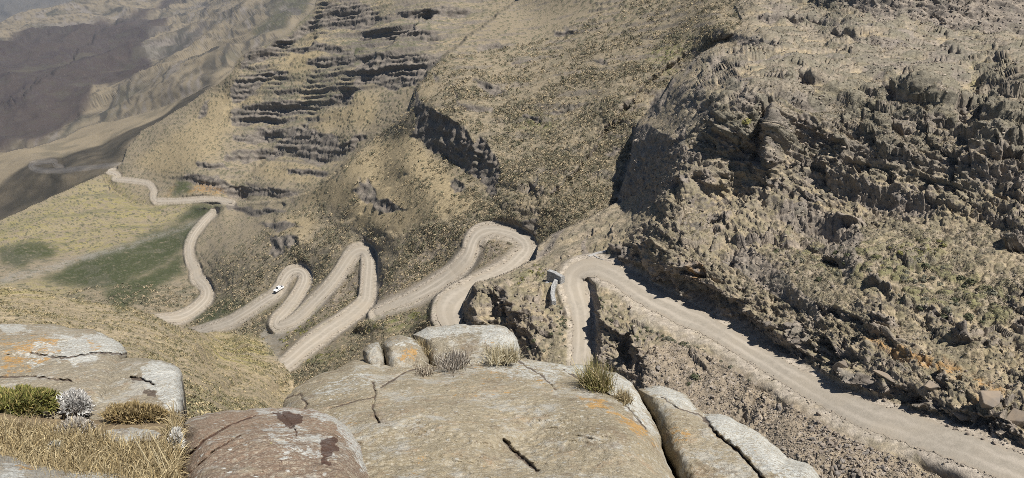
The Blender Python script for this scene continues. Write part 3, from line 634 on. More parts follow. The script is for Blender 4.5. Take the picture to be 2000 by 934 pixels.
# ---- cover colours
def c3(r, g, b_): return np.array([r, g, b_], F)
def lay_over(C, w, c): return C * (1 - w[..., None]) + np.asarray(c, F) * w[..., None]
n_a = fbm(X / 22, Y / 22, Zc / 22, 3); n_b = fbm(X / 5, Y / 5, Zc / 5, 3); n_c = perlin(X / 1.1 + 40, Y / 1.1, Zc / 1.1); n_far = fbm(X / 240, Y / 240, Zc / 120, 4); n_far2 = fbm(X / 55, Y / 55, Zc / 30, 3)
C = np.empty((NV, NU, 3), F); C[:] = c3(0.315, 0.255, 0.168)
C = lay_over(C, sstep(-0.25, 0.35, n_a) * 0.6, c3(0.28, 0.235, 0.165))
C = lay_over(C, sstep(-0.1, 0.4, n_b) * 0.5, c3(0.35, 0.285, 0.17))
C = lay_over(C, Z_smooth * 0.7, c3(0.36, 0.285, 0.165))
strat = perlin(X / 60, Y / 60, (ZS + 3 * b2) / 3.2) + 0.6 * b4
C = lay_over(C, isL0 * np.clip(Z_terr * (1 - 0.8 * Z_smooth), 0, 1) * 0.85 * sstep(-0.6, 0.1, strat + 0.5 * n_a), c3(0.17, 0.153, 0.118))
C = lay_over(C, isL0 * Z_terr * (1 - 0.8 * Z_smooth) * 0.6 * sstep(0.2, 0.5, strat), c3(0.12, 0.125, 0.075))
C = lay_over(C, isL0 * (1 - Z_terr) * (1 - 0.75 * Z_smooth) * 0.6, c3(0.225, 0.19, 0.138))
rc = isLN * (1 - 0.5 * Z_scree)
C = lay_over(C, rc * 0.8 * sstep(-0.45, 0.3, n_b + 0.4 * n_a), c3(0.255, 0.215, 0.165))
# grey-green bush per clump
bush = np.maximum(d2 * (r2 > 0.62), d3 * (r3 > 0.74)) > 0.15
bw = bush * (isLN * 0.55 + isL0 * 0.5 * (1 - Z_smooth * 0.8) + isLF * 0.35)
C = lay_over(C, bw, c3(0.145, 0.132, 0.092))
C = lay_over(C, ((d1 > 0.3) & (r1 > 0.6)) * 0.4 * (isLN + isL0 + isLF), c3(0.19, 0.165, 0.095))
cont = perlin(X / 50 + 0.02 * Zc, Y / 50, (Zc + 2 * b2) / 3.6)
C = lay_over(C, Z_yellow * 0.65 * sstep(-0.3, 0.35, n_b + 0.4 * n_a), c3(0.30, 0.265, 0.085))
C = lay_over(C, (Z_yellow + Z_green) * isL0 * 0.65 * sstep(0.05, 0.45, cont + 0.5 * n_b), c3(0.17, 0.16, 0.095))
C = lay_over(C, Z_yellow * isL0 * 0.5 * sstep(0.15, 0.45, -cont + 0.4 * n_a), c3(0.30, 0.25, 0.16))
C = lay_over(C, Z_green * 0.95 * sstep(-0.75, -0.1, n_b), c3(0.055, 0.066, 0.03))
C = lay_over(C, Z_shrub * ((d2 > 0.1) & (r2 > 0.45)) * np.where(isLN, 0.45, 0.85), c3(0.15, 0.155, 0.055))
C = lay_over(C, fb * 0.85 * (1 - ROADM), c3(0.105, 0.105, 0.066))
# bare rock on steep ground
stp = 1 - np.clip(ND[..., 2], 0, 1)
rk = np.clip(CLIFF * 0.95 + rock * sstep(0.3, 0.62, stp) * 0.9 + (isL0 | isLN) * sstep(0.55, 0.8, steep) * 0.9 + ledge * Z_terr * isL0 * sstep(0.25, 0.6, lz) * 0.85 + patch * sstep(0.3, 0.55, stp) * 0.85 + ledge2 * (isLN * (1 - Z_scree) + isL0 * np.clip(0.2 + 0.7 * Z_terr + 0.5 * Z_clump, 0, 1) * (1 - Z_smooth)) * 0.85, 0, 1)
rcol = lay_over(np.full((NV, NU, 3), 1, F) * c3(0.185, 0.16, 0.135), sstep(-0.3, 0.4, n_b + n_c * 0.5), c3(0.255, 0.215, 0.175))
rcol = lay_over(rcol, (frid > 0.7) * 0.35, c3(0.15, 0.135, 0.125))
rcol = lay_over(rcol, isL0 * 0.5, c3(0.17, 0.15, 0.13))
rcol = lay_over(rcol, (sb > 0.5) * CLIFF * 0.45, c3(0.125, 0.11, 0.095)); rcol = lay_over(rcol, ((sb > 0.15) & (sb < 0.4)) * CLIFF * 0.35, c3(0.25, 0.215, 0.175))
rcol = lay_over(rcol, sstep(0.1, 0.5, perlin(X / 4 + 50, Y / 4, Zc / 4)) * 0.35, c3(0.14, 0.135, 0.10))
C = C * (1 - rk[..., None]) + rcol * rk[..., None]
C = lay_over(C, up_ * (dome(t4, r4) > 0.25) * 0.6, c3(0.20, 0.175, 0.145)); C = lay_over(C, up_ * ((dome(t5, r5) > 0.1) & (r5 > 0.5)) * 0.6, c3(0.145, 0.135, 0.10))
C = lay_over(C, Z_scree * (1 - rk) * 0.8, c3(0.25, 0.205, 0.155))
C = lay_over(C, Z_scree * (1 - CLIFF) * ((r1 > 0.72) & (t1 < 0.4)) * 0.7, c3(0.36, 0.31, 0.26))
C = lay_over(C, Z_gravel * 0.75 * sstep(-0.45, 0.2, n_b + 0.5 * n_c), c3(0.27, 0.25, 0.215))
C = lay_over(C, Z_ochre * sstep(-0.35, 0.25, n_c + n_b) * 0.75, c3(0.36, 0.215, 0.085))
# far country
C = lay_over(C, far * sstep(-0.2, 0.4, n_far) * 0.7, c3(0.17, 0.145, 0.105))
C = lay_over(C, far * 0.35, c3(0.15, 0.13, 0.105))
fbnd = perlin(X / 900, Y / 900, (Zc + 40 * n_far) / 16)
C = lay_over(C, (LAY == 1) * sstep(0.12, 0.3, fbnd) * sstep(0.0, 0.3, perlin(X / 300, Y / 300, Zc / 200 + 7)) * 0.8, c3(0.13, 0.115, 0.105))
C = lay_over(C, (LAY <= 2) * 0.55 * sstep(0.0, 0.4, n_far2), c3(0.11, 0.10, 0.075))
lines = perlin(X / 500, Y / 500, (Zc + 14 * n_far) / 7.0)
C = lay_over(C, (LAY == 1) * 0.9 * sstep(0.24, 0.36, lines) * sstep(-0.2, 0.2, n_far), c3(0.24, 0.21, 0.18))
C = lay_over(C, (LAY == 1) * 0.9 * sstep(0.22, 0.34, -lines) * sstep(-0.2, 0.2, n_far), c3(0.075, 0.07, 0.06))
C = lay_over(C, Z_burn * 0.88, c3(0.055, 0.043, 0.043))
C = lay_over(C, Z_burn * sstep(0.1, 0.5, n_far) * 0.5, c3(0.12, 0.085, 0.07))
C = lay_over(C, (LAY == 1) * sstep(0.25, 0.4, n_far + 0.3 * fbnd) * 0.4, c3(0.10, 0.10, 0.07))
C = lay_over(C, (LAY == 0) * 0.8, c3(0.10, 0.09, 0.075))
# road shoulders
sh = np.clip(ROADM * 1.1 - 0.25 + 0.45 * n_c + 0.3 * n_b, 0, 1)
C = lay_over(C, sh * 0.9, c3(0.36, 0.315, 0.26))
gul = sstep(0.45, 0.9, -rid2) * 0.6 + sstep(0.4, 0.9, -rid) * 0.5
C = lay_over(C, (LAY == 1) * np.clip(gul, 0, 0.8), c3(0.075, 0.08, 0.055))
C = lay_over(C, (LAY == 1) * 0.75 * sstep(0.05, 0.4, fbm(X / 26, Y / 26, Zc / 12, 2)), c3(0.08, 0.07, 0.056))
C = lay_over(C, (LAY == 1) * (1 - 0.9 * Z_burn) * 0.5 * sstep(0.4, 0.6, perlin(X / 17, Y / 17, Zc / 7) + 0.4 * lines), c3(0.24, 0.215, 0.185))
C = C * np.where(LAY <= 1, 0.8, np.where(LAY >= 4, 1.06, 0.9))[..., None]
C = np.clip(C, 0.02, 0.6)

M_TERR = terrain_mat()
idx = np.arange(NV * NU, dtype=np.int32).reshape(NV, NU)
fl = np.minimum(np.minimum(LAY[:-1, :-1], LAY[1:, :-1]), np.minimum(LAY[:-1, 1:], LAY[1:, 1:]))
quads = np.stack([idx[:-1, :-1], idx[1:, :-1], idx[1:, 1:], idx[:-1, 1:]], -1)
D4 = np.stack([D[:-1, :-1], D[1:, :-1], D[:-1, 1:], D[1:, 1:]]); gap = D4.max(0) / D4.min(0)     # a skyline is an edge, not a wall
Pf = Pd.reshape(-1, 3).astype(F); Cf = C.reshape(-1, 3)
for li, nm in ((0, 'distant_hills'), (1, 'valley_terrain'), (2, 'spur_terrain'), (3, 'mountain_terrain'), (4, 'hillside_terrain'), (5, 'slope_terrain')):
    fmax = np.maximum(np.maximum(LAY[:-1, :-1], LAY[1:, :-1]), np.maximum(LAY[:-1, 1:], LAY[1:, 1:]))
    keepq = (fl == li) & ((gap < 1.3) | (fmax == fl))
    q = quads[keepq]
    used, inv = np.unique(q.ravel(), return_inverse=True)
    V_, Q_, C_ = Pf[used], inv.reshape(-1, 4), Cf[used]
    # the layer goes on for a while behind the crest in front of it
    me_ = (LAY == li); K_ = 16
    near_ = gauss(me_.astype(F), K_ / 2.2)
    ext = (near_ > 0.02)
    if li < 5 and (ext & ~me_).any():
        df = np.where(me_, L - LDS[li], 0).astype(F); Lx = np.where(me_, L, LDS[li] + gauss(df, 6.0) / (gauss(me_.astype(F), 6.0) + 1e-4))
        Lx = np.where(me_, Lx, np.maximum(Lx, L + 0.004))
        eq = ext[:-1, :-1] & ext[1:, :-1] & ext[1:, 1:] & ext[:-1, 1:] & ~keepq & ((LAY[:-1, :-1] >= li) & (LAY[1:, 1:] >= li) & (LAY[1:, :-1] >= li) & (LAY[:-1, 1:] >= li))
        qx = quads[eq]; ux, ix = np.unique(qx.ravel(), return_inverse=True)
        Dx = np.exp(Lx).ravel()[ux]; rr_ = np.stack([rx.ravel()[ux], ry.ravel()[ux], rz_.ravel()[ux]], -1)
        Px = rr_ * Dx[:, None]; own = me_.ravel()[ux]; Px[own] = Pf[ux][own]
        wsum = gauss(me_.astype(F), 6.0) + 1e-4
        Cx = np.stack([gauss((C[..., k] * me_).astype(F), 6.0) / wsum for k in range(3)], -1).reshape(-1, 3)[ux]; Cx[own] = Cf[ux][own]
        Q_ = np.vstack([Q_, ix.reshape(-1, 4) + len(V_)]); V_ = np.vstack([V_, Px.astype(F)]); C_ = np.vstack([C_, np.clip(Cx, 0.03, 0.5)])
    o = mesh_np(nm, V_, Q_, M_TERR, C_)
    tag(o, kind='structure')

def ground(u, v):
    """point of the finished ground seen at photo pixel (u, v) and its slope normal"""
    i = int(np.clip(round((u - U0) / STEP), 1, NU - 2)); j = int(np.clip(round((v - V0) / STEP), 1, NV - 2))
    return Vector(Pd[j, i].tolist()), Vector(Ns[j, i].tolist()), j, i

# ------------------------------------------------------------------ roads
def road_mat():
    m, nt, b = new_mat('gravel_road'); t = NT(nt)
    n = t.noise(0.9, 6, 0.7); nb = t.noise(0.12, 3, 0.5)
    c = t.mix(t.rng(n, 0.3, 0.7), (0.25, 0.222, 0.182), (0.32, 0.285, 0.236))
    c = t.mix(t.rng(nb, 0.4, 0.65), c, (0.30, 0.262, 0.21))
    a = t.attr('Col')
    sep = nt.nodes.new('ShaderNodeSeparateColor'); t.link(a, sep.inputs[0])
    wv = t.math('ADD', sep.outputs[0], t.math('MULTIPLY', t.math('SUBTRACT', t.noise(0.25, 3, 0.6), 0.5), 0.5))
    c = t.mix(t.rng(wv, 0.1, 0.95, 0, 0.6), c, (0.42, 0.372, 0.312))     # worn wheel tracks
    edge = t.math('ADD', sep.outputs[1], t.math('MULTIPLY', t.math('SUBTRACT', n, 0.5), 1.2))
    c = t.mix(t.rng(edge, 0.35, 0.95, 0, 0.6), c, (0.29, 0.245, 0.19))
    pb = t.voro(3.0); c = t.mix(t.rng(pb, 0.0, 0.22, 0.5, 0.0), c, (0.24, 0.21, 0.18))
    t.link(c, b.inputs['Base Color']); t.bump(t.noise(3.0, 5, 0.75), 0.6, 0.12, b)
    return m
M_ROAD = road_mat()
NW = 13
for ri, r in enumerate(RS):
    r = r.copy()
    k = np.ones(9) / 9
    for c in (0, 1, 2):
        e = np.pad(r[:, c], 4, mode='edge'); r[:, c] = np.convolve(e, k, 'valid')
    d = np.gradient(r[:, :2], axis=0); d /= np.linalg.norm(d, axis=1)[:, None] + 1e-9
    nrm = np.stack([-d[:, 1], d[:, 0]], 1)
    s = np.linspace(-1, 1, NW)
    jit = np.stack([fbm(r[:, 0] / 22 + 3 + q * 40, r[:, 1] / 22, 0 * r[:, 0], 4, gain=0.7) for q in range(2)], 1) * 0.34
    if ri: r[:, 2] *= 0.93
    wid = np.where(s[None] < 0, 1 + jit[:, :1], 1 + jit[:, 1:])
    u = r[:, :1] + nrm[:, :1] * s[None] * r[:, 2:3] * 0.5 * wid; v = r[:, 1:2] + nrm[:, 1:] * s[None] * r[:, 2:3] * 0.5 * wid
    crown = 0.07 - 0.09 * np.abs(s[None]) ** 3
    z = r[:, 3:4] + 0.06 + crown * np.clip(np.abs(r[:, 3:4]) / 80, 1, 3)
    dd = z / zr(v)
    x, y, _ = unproject(u, v, dd)
    V3 = np.stack([x, y, z + 0 * u], -1).reshape(-1, 3)
    n = len(r); ii = np.arange(n * NW).reshape(n, NW)
    q = np.stack([ii[:-1, :-1], ii[1:, :-1], ii[1:, 1:], ii[:-1, 1:]], -1).reshape(-1, 4)
    wan = 0.1 * perlin(r[:, 0] / 45 + 11, r[:, 1] / 45, 0 * r[:, 0] + ri)[:, None]; str_ = np.clip(0.7 + 0.5 * perlin(r[:, 0] / 80, r[:, 1] / 80, 0 * r[:, 0] + 7), 0.35, 1)[:, None]
    trk = np.exp(-((np.abs(s[None] + wan) - 0.4) / 0.18) ** 2) * str_
    col = np.stack([trk.ravel(), np.tile(np.abs(s) ** 3, n), np.zeros(n * NW)], 1).astype(F)
    tag(mesh_np('road', V3, q, M_ROAD, col, smooth=True), kind='structure')

# ================================================================== FOREGROUND ROCKS
def rock_mat(name, base, base2, lichen=(0.56, 0.56, 0.52), orange=(0.42, 0.25, 0.09), dark=(0.10, 0.075, 0.06), fleck=0.5, warm=(0.40, 0.27, 0.17)):
    m, nt, b = new_mat(name); t = NT(nt)
    big = t.noise(1.6, 5, 0.6); mid = t.noise(9, 6, 0.7); fine = t.noise(55, 6, 0.75)
    c = t.mix(t.rng(big, 0.35, 0.65), base, base2)
    c = t.mix(t.rng(mid, 0.52, 0.72, 0, 0.55), c, warm)
    c = t.mix(t.rng(fine, 0.30, 0.47, 0.8, 0.0), c, dark)
    c = t.mix(t.rng(t.noise(90, 4, 0.8), 0.48, 0.64, 0, 0.8), c, (0.43, 0.385, 0.30))
    v0 = t.voro(11, vec=None); vc0 = t.voro(11, out='Color'); sep0 = nt.nodes.new('ShaderNodeSeparateColor'); t.link(vc0, sep0.inputs[0])
    blot = t.math('MULTIPLY', t.rng(t.math('ADD', v0, t.math('MULTIPLY', t.noise(40, 5, 0.7), 0.7)), 0.5, 0.72, 1, 0), t.rng(sep0.outputs[2], 0.35, 0.7, 0, 0.65))
    c = t.mix(blot, c, (0.37, 0.32, 0.235))
    dk = t.math('MULTIPLY', t.rng(t.noise(24, 6, 0.8), 0.56, 0.68, 0, 0.5), 1.0)
    c = t.mix(dk, c, (0.17, 0.135, 0.095))
    gl = t.math('MULTIPLY', t.rng(t.math('ADD', t.noise(3.2, 7, 0.75), t.math('MULTIPLY', t.noise(30, 4, 0.8), 0.35)), 0.69, 0.80, 0, 0.75), 1.0)
    c = t.mix(gl, c, (0.42, 0.405, 0.36))
    br = t.rng(t.math('ADD', t.noise(5.5, 7, 0.8), t.math('MULTIPLY', t.noise(26, 4, 0.8), 0.3)), 0.68, 0.78, 0, 0.6)
    c = t.mix(br, c, (0.19, 0.145, 0.10))
    # small crustose lichen flecks
    v1 = t.voro(26); vc = t.voro(26, out='Color')
    sepc = nt.nodes.new('ShaderNodeSeparateColor'); t.link(vc, sepc.inputs[0])
    fl = t.math('MULTIPLY', t.rng(t.math('ADD', v1, t.math('MULTIPLY', t.noise(120, 3, 0.6), 0.35)), 0.30, 0.42, 1, 0), t.rng(sepc.outputs[0], 0.45, 0.65, 0, fleck))
    c = t.mix(fl, c, lichen)
    v2 = t.voro(60); vc2 = t.voro(60, out='Color'); sep2 = nt.nodes.new('ShaderNodeSeparateColor'); t.link(vc2, sep2.inputs[0])
    c = t.mix(t.math('MULTIPLY', t.rng(v2, 0.2, 0.4, 1, 0), t.rng(sep2.outputs[1], 0.6, 0.8, 0, 0.6)), c, (0.47, 0.43, 0.35))
    a = t.attr('Col'); sep = nt.nodes.new('ShaderNodeSeparateColor'); t.link(a, sep.inputs[0])
    n3 = t.noise(16, 7, 0.75); n4 = t.noise(7, 6, 0.7)
    w = t.math('ADD', sep.outputs[0], t.math('ADD', t.math('MULTIPLY', t.math('SUBTRACT', n3, 0.5), 2.6), t.math('MULTIPLY', t.math('SUBTRACT', t.noise(45, 5, 0.75), 0.5), 1.6)))
    crk = t.rng(t.noise(70, 4, 0.8), 0.40, 0.54, 0.1, 0.95)
    c = t.mix(t.math('MULTIPLY', t.rng(w, 0.42, 0.62), crk), c, t.mix(t.rng(n4, 0.4, 0.6), lichen, tuple(0.82 * x for x in lichen)))
    w = t.math('ADD', sep.outputs[1], t.math('ADD', t.math('MULTIPLY', t.math('SUBTRACT', n4, 0.5), 2.4), t.math('MULTIPLY', t.math('SUBTRACT', t.noise(38, 5, 0.75), 0.5), 1.8)))
    c = t.mix(t.math('MULTIPLY', t.rng(w, 0.45, 0.65), 0.85), c, orange)
    w = t.math('ADD', sep.outputs[2], t.math('MULTIPLY', t.math('SUBTRACT', t.noise(11, 6, 0.7), 0.5), 1.6))
    c = t.mix(t.math('MULTIPLY', t.rng(w, 0.5, 0.62), 0.85), c, dark)
    t.link(c, b.inputs['Base Color'])
    hgt = t.math('ADD', t.math('MULTIPLY', fine, 0.7), t.math('ADD', t.math('MULTIPLY', mid, 1.4), t.math('MULTIPLY', fl, 0.15)))
    t.bump(hgt, 0.9, 0.02, b)
    return m

def seg_dist(px, py, poly, closed=True):
    q = np.array(poly, float); n = len(q); out = np.full(px.shape, 1e9)
    for i in range(n if closed else n - 1):
        a = q[i]; b_ = q[(i + 1) % n]; ab = b_ - a; l2 = (ab ** 2).sum() + 1e-9
        tt = np.clip(((px - a[0]) * ab[0] + (py - a[1]) * ab[1]) / l2, 0, 1)
        out = np.minimum(out, np.hypot(px - a[0] - tt * ab[0], py - a[1] - tt * ab[1]))
    return out

def traced_rock(name, outline, dctrl, roll, R, thick, mat, cracks=(), paint=(), rough=0.02, centre=None, nth=520, nr=130, seed=0, lumps=()):
    """a rock with the outline seen in the photo, at its own distance, rounded over its edges and closed behind"""
    q = np.array(outline, float)
    seg = np.roll(q, -1, 0) - q; ln = np.hypot(*seg.T); cum = np.concatenate([[0], np.cumsum(ln)])
    s = np.linspace(0, cum[-1], nth, endpoint=False)
    qq = np.vstack([q, q[:1]]); ox = np.interp(s, cum, qq[:, 0]); oy = np.interp(s, cum, qq[:, 1])
    ox += 5 * perlin(ox / 40, oy / 40, 0 * ox + seed) + 2.5 * perlin(ox / 12, oy / 12, 0 * ox + seed); oy += 4 * perlin(ox / 40 + 9, oy / 40, 0 * ox + seed) + 2 * perlin(ox / 12 + 9, oy / 12, 0 * ox + seed)
    for _ in range(1):
        ox = 0.25 * np.roll(ox, 1) + 0.5 * ox + 0.25 * np.roll(ox, -1); oy = 0.25 * np.roll(oy, 1) + 0.5 * oy + 0.25 * np.roll(oy, -1)
    cx, cy = centre or (ox.mean(), oy.mean())
    rho = 1 - (1 - np.linspace(0, 1, nr)) ** 1.35
    gx = cx + (ox[None] - cx) * rho[:, None]; gy = cy + (oy[None] - cy) * rho[:, None]
    c = np.array(dctrl, float); A = np.stack([np.ones(len(c)), c[:, 0] / 500, c[:, 1] / 500], 1)
    co_, *_ = np.linalg.lstsq(A, 1 / c[:, 2], rcond=None)
    inv = np.clip(co_[0] + co_[1] * gx / 500 + co_[2] * gy / 500, 0.12, 1.2)
    e = 1 - np.clip(seg_dist(gx, gy, np.stack([ox, oy], 1)[::3]) / R, 0, 1)
    d = 1 / inv + roll * (1 - np.sqrt(np.clip(1 - e * e, 0, 1)))
    for (lx, ly, lr, la) in lumps:
        d -= la * np.exp(-(((gx - lx) ** 2 + ((gy - ly) * 1.6) ** 2) / lr ** 2))
    gxx, gyy, gzz = unproject(gx, gy, d)
    # weathered relief
    f = rough * (1.6 * perlin(gxx * 2.2 + seed, gyy * 2.2, gzz * 2.2) + 0.8 * perlin(gxx * 6 + seed, gyy * 6, gzz * 6) + 0.45 * np.abs(perlin(gxx * 15, gyy * 15, gzz * 15 + seed)) + 0.28 * perlin(gxx * 34, gyy * 34, gzz * 34))
    d = d + f * (1 - 0.3 * e)
    cr = np.zeros(gx.shape)
    for (pl, wpx, dep) in cracks:
        wob = 2.2 * perlin(gx / 9, gy / 9, 0 * gx + 3)
        g = np.exp(-(np.clip(seg_dist(gx + wob, gy - wob, pl, False), 0, None) / wpx) ** 2)
        d = d + dep * g; cr = np.maximum(cr, g)
    V = [np.stack(unproject(gx[0:1, :1], gy[0:1, :1], d[0:1, :1]), -1).reshape(1, 3), np.stack(unproject(gx[1:], gy[1:], d[1:]), -1).reshape(-1, 3)]
    # far side: tucks in below and behind
    back = []
    for k_, (sc, td) in enumerate(((0.985, 0.12), (0.96, 0.35), (0.92, 0.65), (0.86, 1.0))):
        bx = cx + (ox - cx) * sc; by = cy + (oy - cy) * sc + 0.0
        P_ = np.stack(unproject(bx, by, d[-1] + thick * td), -1); P_[:, 2] -= thick * 0.35 * td; back.append(P_)
    V += back
    mid_ = back[-1].mean(0, keepdims=True); V.append(mid_)
    V = np.vstack(V); nrow = (nr - 1) + len(back)
    ids = 1 + np.arange(nrow * nth).reshape(nrow, nth); nx_ = np.roll(ids, -1, 1)
    q4 = np.stack([ids[:-1], ids[1:], nx_[1:], nx_[:-1]], -1).reshape(-1, 4)
    fan = np.stack([np.zeros(nth, int), ids[0], nx_[0], nx_[0]], -1)
    last = np.stack([ids[-1], np.full(nth, len(V) - 1), np.full(nth, len(V) - 1), nx_[-1]], -1)
    tri = np.vstack([np.stack([q4[:, 0], q4[:, 1], q4[:, 2]], 1), np.stack([q4[:, 0], q4[:, 2], q4[:, 3]], 1), fan[:, :3], np.stack([ids[-1], np.full(nth, len(V) - 1), nx_[-1]], 1)])
    col = np.zeros((len(V), 3), F)
    gfx = gx + 9 * perlin(gx / 22, gy / 16, 0 * gx + seed) + 4 * perlin(gx / 7, gy / 6, 0 * gx + seed); gfy = gy + 7 * perlin(gx / 22 + 7, gy / 16, 0 * gx + seed) + 3 * perlin(gx / 7 + 7, gy / 6, 0 * gx)
    ch = np.zeros(gx.shape + (3,), F)
    for (chan, wgt, pl) in paint:
        sd = seg_dist(gfx, gfy, pl); ins = in_poly(gfx, gfy, pl)
        ch[..., chan] = np.maximum(ch[..., chan], wgt * np.where(ins, np.clip(0.6 + sd / 20, 0, 1), np.clip(0.6 - sd / 14, 0, 1)))
    ch[..., 2] = np.maximum(ch[..., 2], cr * 0.8)
    col[0] = ch[0, 0]; col[1:1 + (nr - 1) * nth] = ch[1:].reshape(-1, 3)
    o = mesh_np(name, V, tri, mat, col, smooth=True)
    surf = dict(co=co_, roll=roll, R=R, ol=np.stack([ox, oy], 1))
    return o, surf

def on_rock(u, v, dctrl):
    c = np.array(dctrl, float); A = np.stack([np.ones(len(c)), c[:, 0] / 500, c[:, 1] / 500], 1)
    k, *_ = np.linalg.lstsq(A, 1 / c[:, 2], rcond=None)
    d = 1 / (k[0] + k[1] * np.asarray(u) / 500 + k[2] * np.asarray(v) / 500)
    return np.stack(unproject(u, v, d), -1)

M_SAND = rock_mat('sandstone', (0.255, 0.215, 0.145), (0.325, 0.275, 0.19))
M_SAND2 = rock_mat('grey_sandstone', (0.225, 0.195, 0.14), (0.29, 0.25, 0.185), fleck=0.6)
M_RED = rock_mat('reddish_rock', (0.265, 0.18, 0.125), (0.215, 0.16, 0.12), warm=(0.34, 0.265, 0.19), dark=(0.075, 0.04, 0.03), orange=(0.40, 0.36, 0.10), fleck=0.95)
M_GREY = rock_mat('grey_rock', (0.28, 0.265, 0.23), (0.36, 0.34, 0.30), fleck=0.7)

D_SLAB = [(600,760,3.9),(1000,702,4.0),(1230,745,3.75),(1300,925,2.75),(1000,934,2.35),(700,934,2.45)]
main_o, _ = traced_rock('sandstone_slab',
 [(556,781),(575,757),(600,744),(650,722),(690,703),(725,703),(750,712),(800,709),(835,707),(862,715),(934,701),(1000,702),(1041,704),(1072,707),(1110,713),(1138,713),(1182,721),(1208,729),(1233,746),(1247,768),(1262,798),(1280,828),(1289,850),(1292,875),(1304,905),(1316,932),(1330,1000),(1350,1130),(560,1130),(552,900),(546,815)],
 D_SLAB, 0.5, 90, 2.4, M_SAND, centre=(960,960), nth=900, nr=210, rough=0.042, seed=2,
 cracks=[([(728,746),(733,770),(727,800),(740,826)],2.2,0.05),([(1010,705),(1060,735),(1085,762)],2.0,0.03),([(840,712),(790,728),(740,760)],2.5,0.03),([(640,800),(700,782),(730,776)],2.0,0.025),
         ([(985,860),(1000,880),(1030,905),(1050,920)],4,0.05),([(560,778),(585,770),(600,790),(575,830)],2.5,0.04),([(1100,722),(1150,752),(1215,785),(1262,838)],2.2,0.03)],
 paint=[(0,0.85,[(1060,705),(1110,712),(1182,720),(1235,746),(1262,800),(1285,850),(1275,850),(1230,800),(1200,770),(1130,740)]),(0,0.62,[(930,700),(1060,704),(1110,730),(1080,750),(960,730)]),
        (1,0.42,[(1130,770),(1180,785),(1260,830),(1290,880),(1270,880),(1220,830),(1150,800)]),(1,0.22,[(830,735),(1000,700),(1090,760),(900,790)]),(0,0.45,[(600,760),(700,720),(760,740),(640,790)])],
 lumps=[(1010,870,60,-0.10),(1060,850,55,-0.06),(860,820,160,0.12),(1150,830,120,0.08)])
tag(main_o, 'broad tan sandstone slab with a domed top filling the foreground, cracked and flecked with lichen', 'rock')

o, _ = traced_rock('sandstone_slab', [(1246,759),(1283,753),(1315,761),(1343,775),(1359,794),(1376,811),(1403,808),(1428,816),(1460,832),(1495,855),(1520,876),(1536,895),(1575,903),(1598,929),(1640,1000),(1660,1130),(1390,1130),(1330,960),(1318,925),(1306,897),(1294,868),(1288,845),(1278,825),(1264,800),(1250,776)],
 [(1260,765,3.95),(1360,800,3.6),(1560,905,3.0),(1340,930,2.95),(1500,1000,2.6)], 0.4, 40, 2.2, M_SAND, centre=(1440,960), nth=700, nr=150, rough=0.026, seed=5,
 cracks=[([(1372,812),(1400,850),(1440,880),(1480,925),(1500,950)],3.5,0.06),([(1290,775),(1330,800),(1370,812)],2.0,0.03)],
 paint=[(0,1.0,[(1375,812),(1405,806),(1440,820),(1500,858),(1540,895),(1578,903),(1602,932),(1620,960),(1560,950),(1490,910),(1430,870),(1400,840)]),(0,0.95,[(1255,758),(1300,752),(1345,775),(1362,798),(1330,790),(1285,775)]),
        (1,0.5,[(1300,825),(1345,830),(1360,860),(1320,880),(1305,850)]),(1,0.3,[(1370,850),(1420,900),(1460,934),(1400,934)])])
tag(o, 'tan sandstone slab at lower right edge, split off by a dark crack and banded with white lichen', 'rock')

D_DOME = [(830,650,4.75),(1000,650,4.7),(900,700,4.42)]
o, _ = traced_rock('rounded_boulder', [(803,652),(842,637),(885,635),(923,635),(955,633),(984,638),(1004,652),(1014,674),(1017,700),(1004,730),(934,738),(860,746),(834,722),(818,676)],
 D_DOME, 0.5, 34, 1.5, M_SAND2, nth=420, nr=90, rough=0.024, seed=9,
 paint=[(0,1.0,[(940,635),(984,638),(1006,652),(1016,680),(1016,698),(980,690),(940,668)]),(0,0.8,[(805,652),(842,637),(940,635),(940,650),(850,662),(820,665)])])
tag(o, 'rounded boulder crusted with white lichen at the back edge of the big slab', 'rock')
o, _ = traced_rock('sandstone_block', [(746,672),(758,660),(780,657),(808,661),(827,676),(839,700),(838,734),(787,738),(757,734),(748,695)],
 [(750,670,4.5),(830,680,4.45),(790,712,4.32)], 0.3, 20, 1.0, M_SAND2, nth=260, nr=60, rough=0.02, seed=12, paint=[(0,0.7,[(750,665),(808,661),(820,672),(760,676)]),(1,0.5,[(780,670),(820,680),(820,705),(780,700)])])
tag(o, 'squarish orange-tinted sandstone block wedged behind the slab, left of the white boulder', 'rock')
o, _ = traced_rock('sandstone_block', [(706,683),(720,674),(742,670),(747,682),(750,700),(748,730),(728,730),(712,712)],
 [(710,680,4.5),(745,680,4.45),(730,708,4.32)], 0.2, 12, 0.7, M_SAND2, nth=160, nr=40, rough=0.014, seed=15, paint=[(0,0.8,[(715,675),(742,670),(746,690),(735,680)])])
tag(o, 'smallest sandstone block behind the slab, split by a crack from the larger block beside it', 'rock')

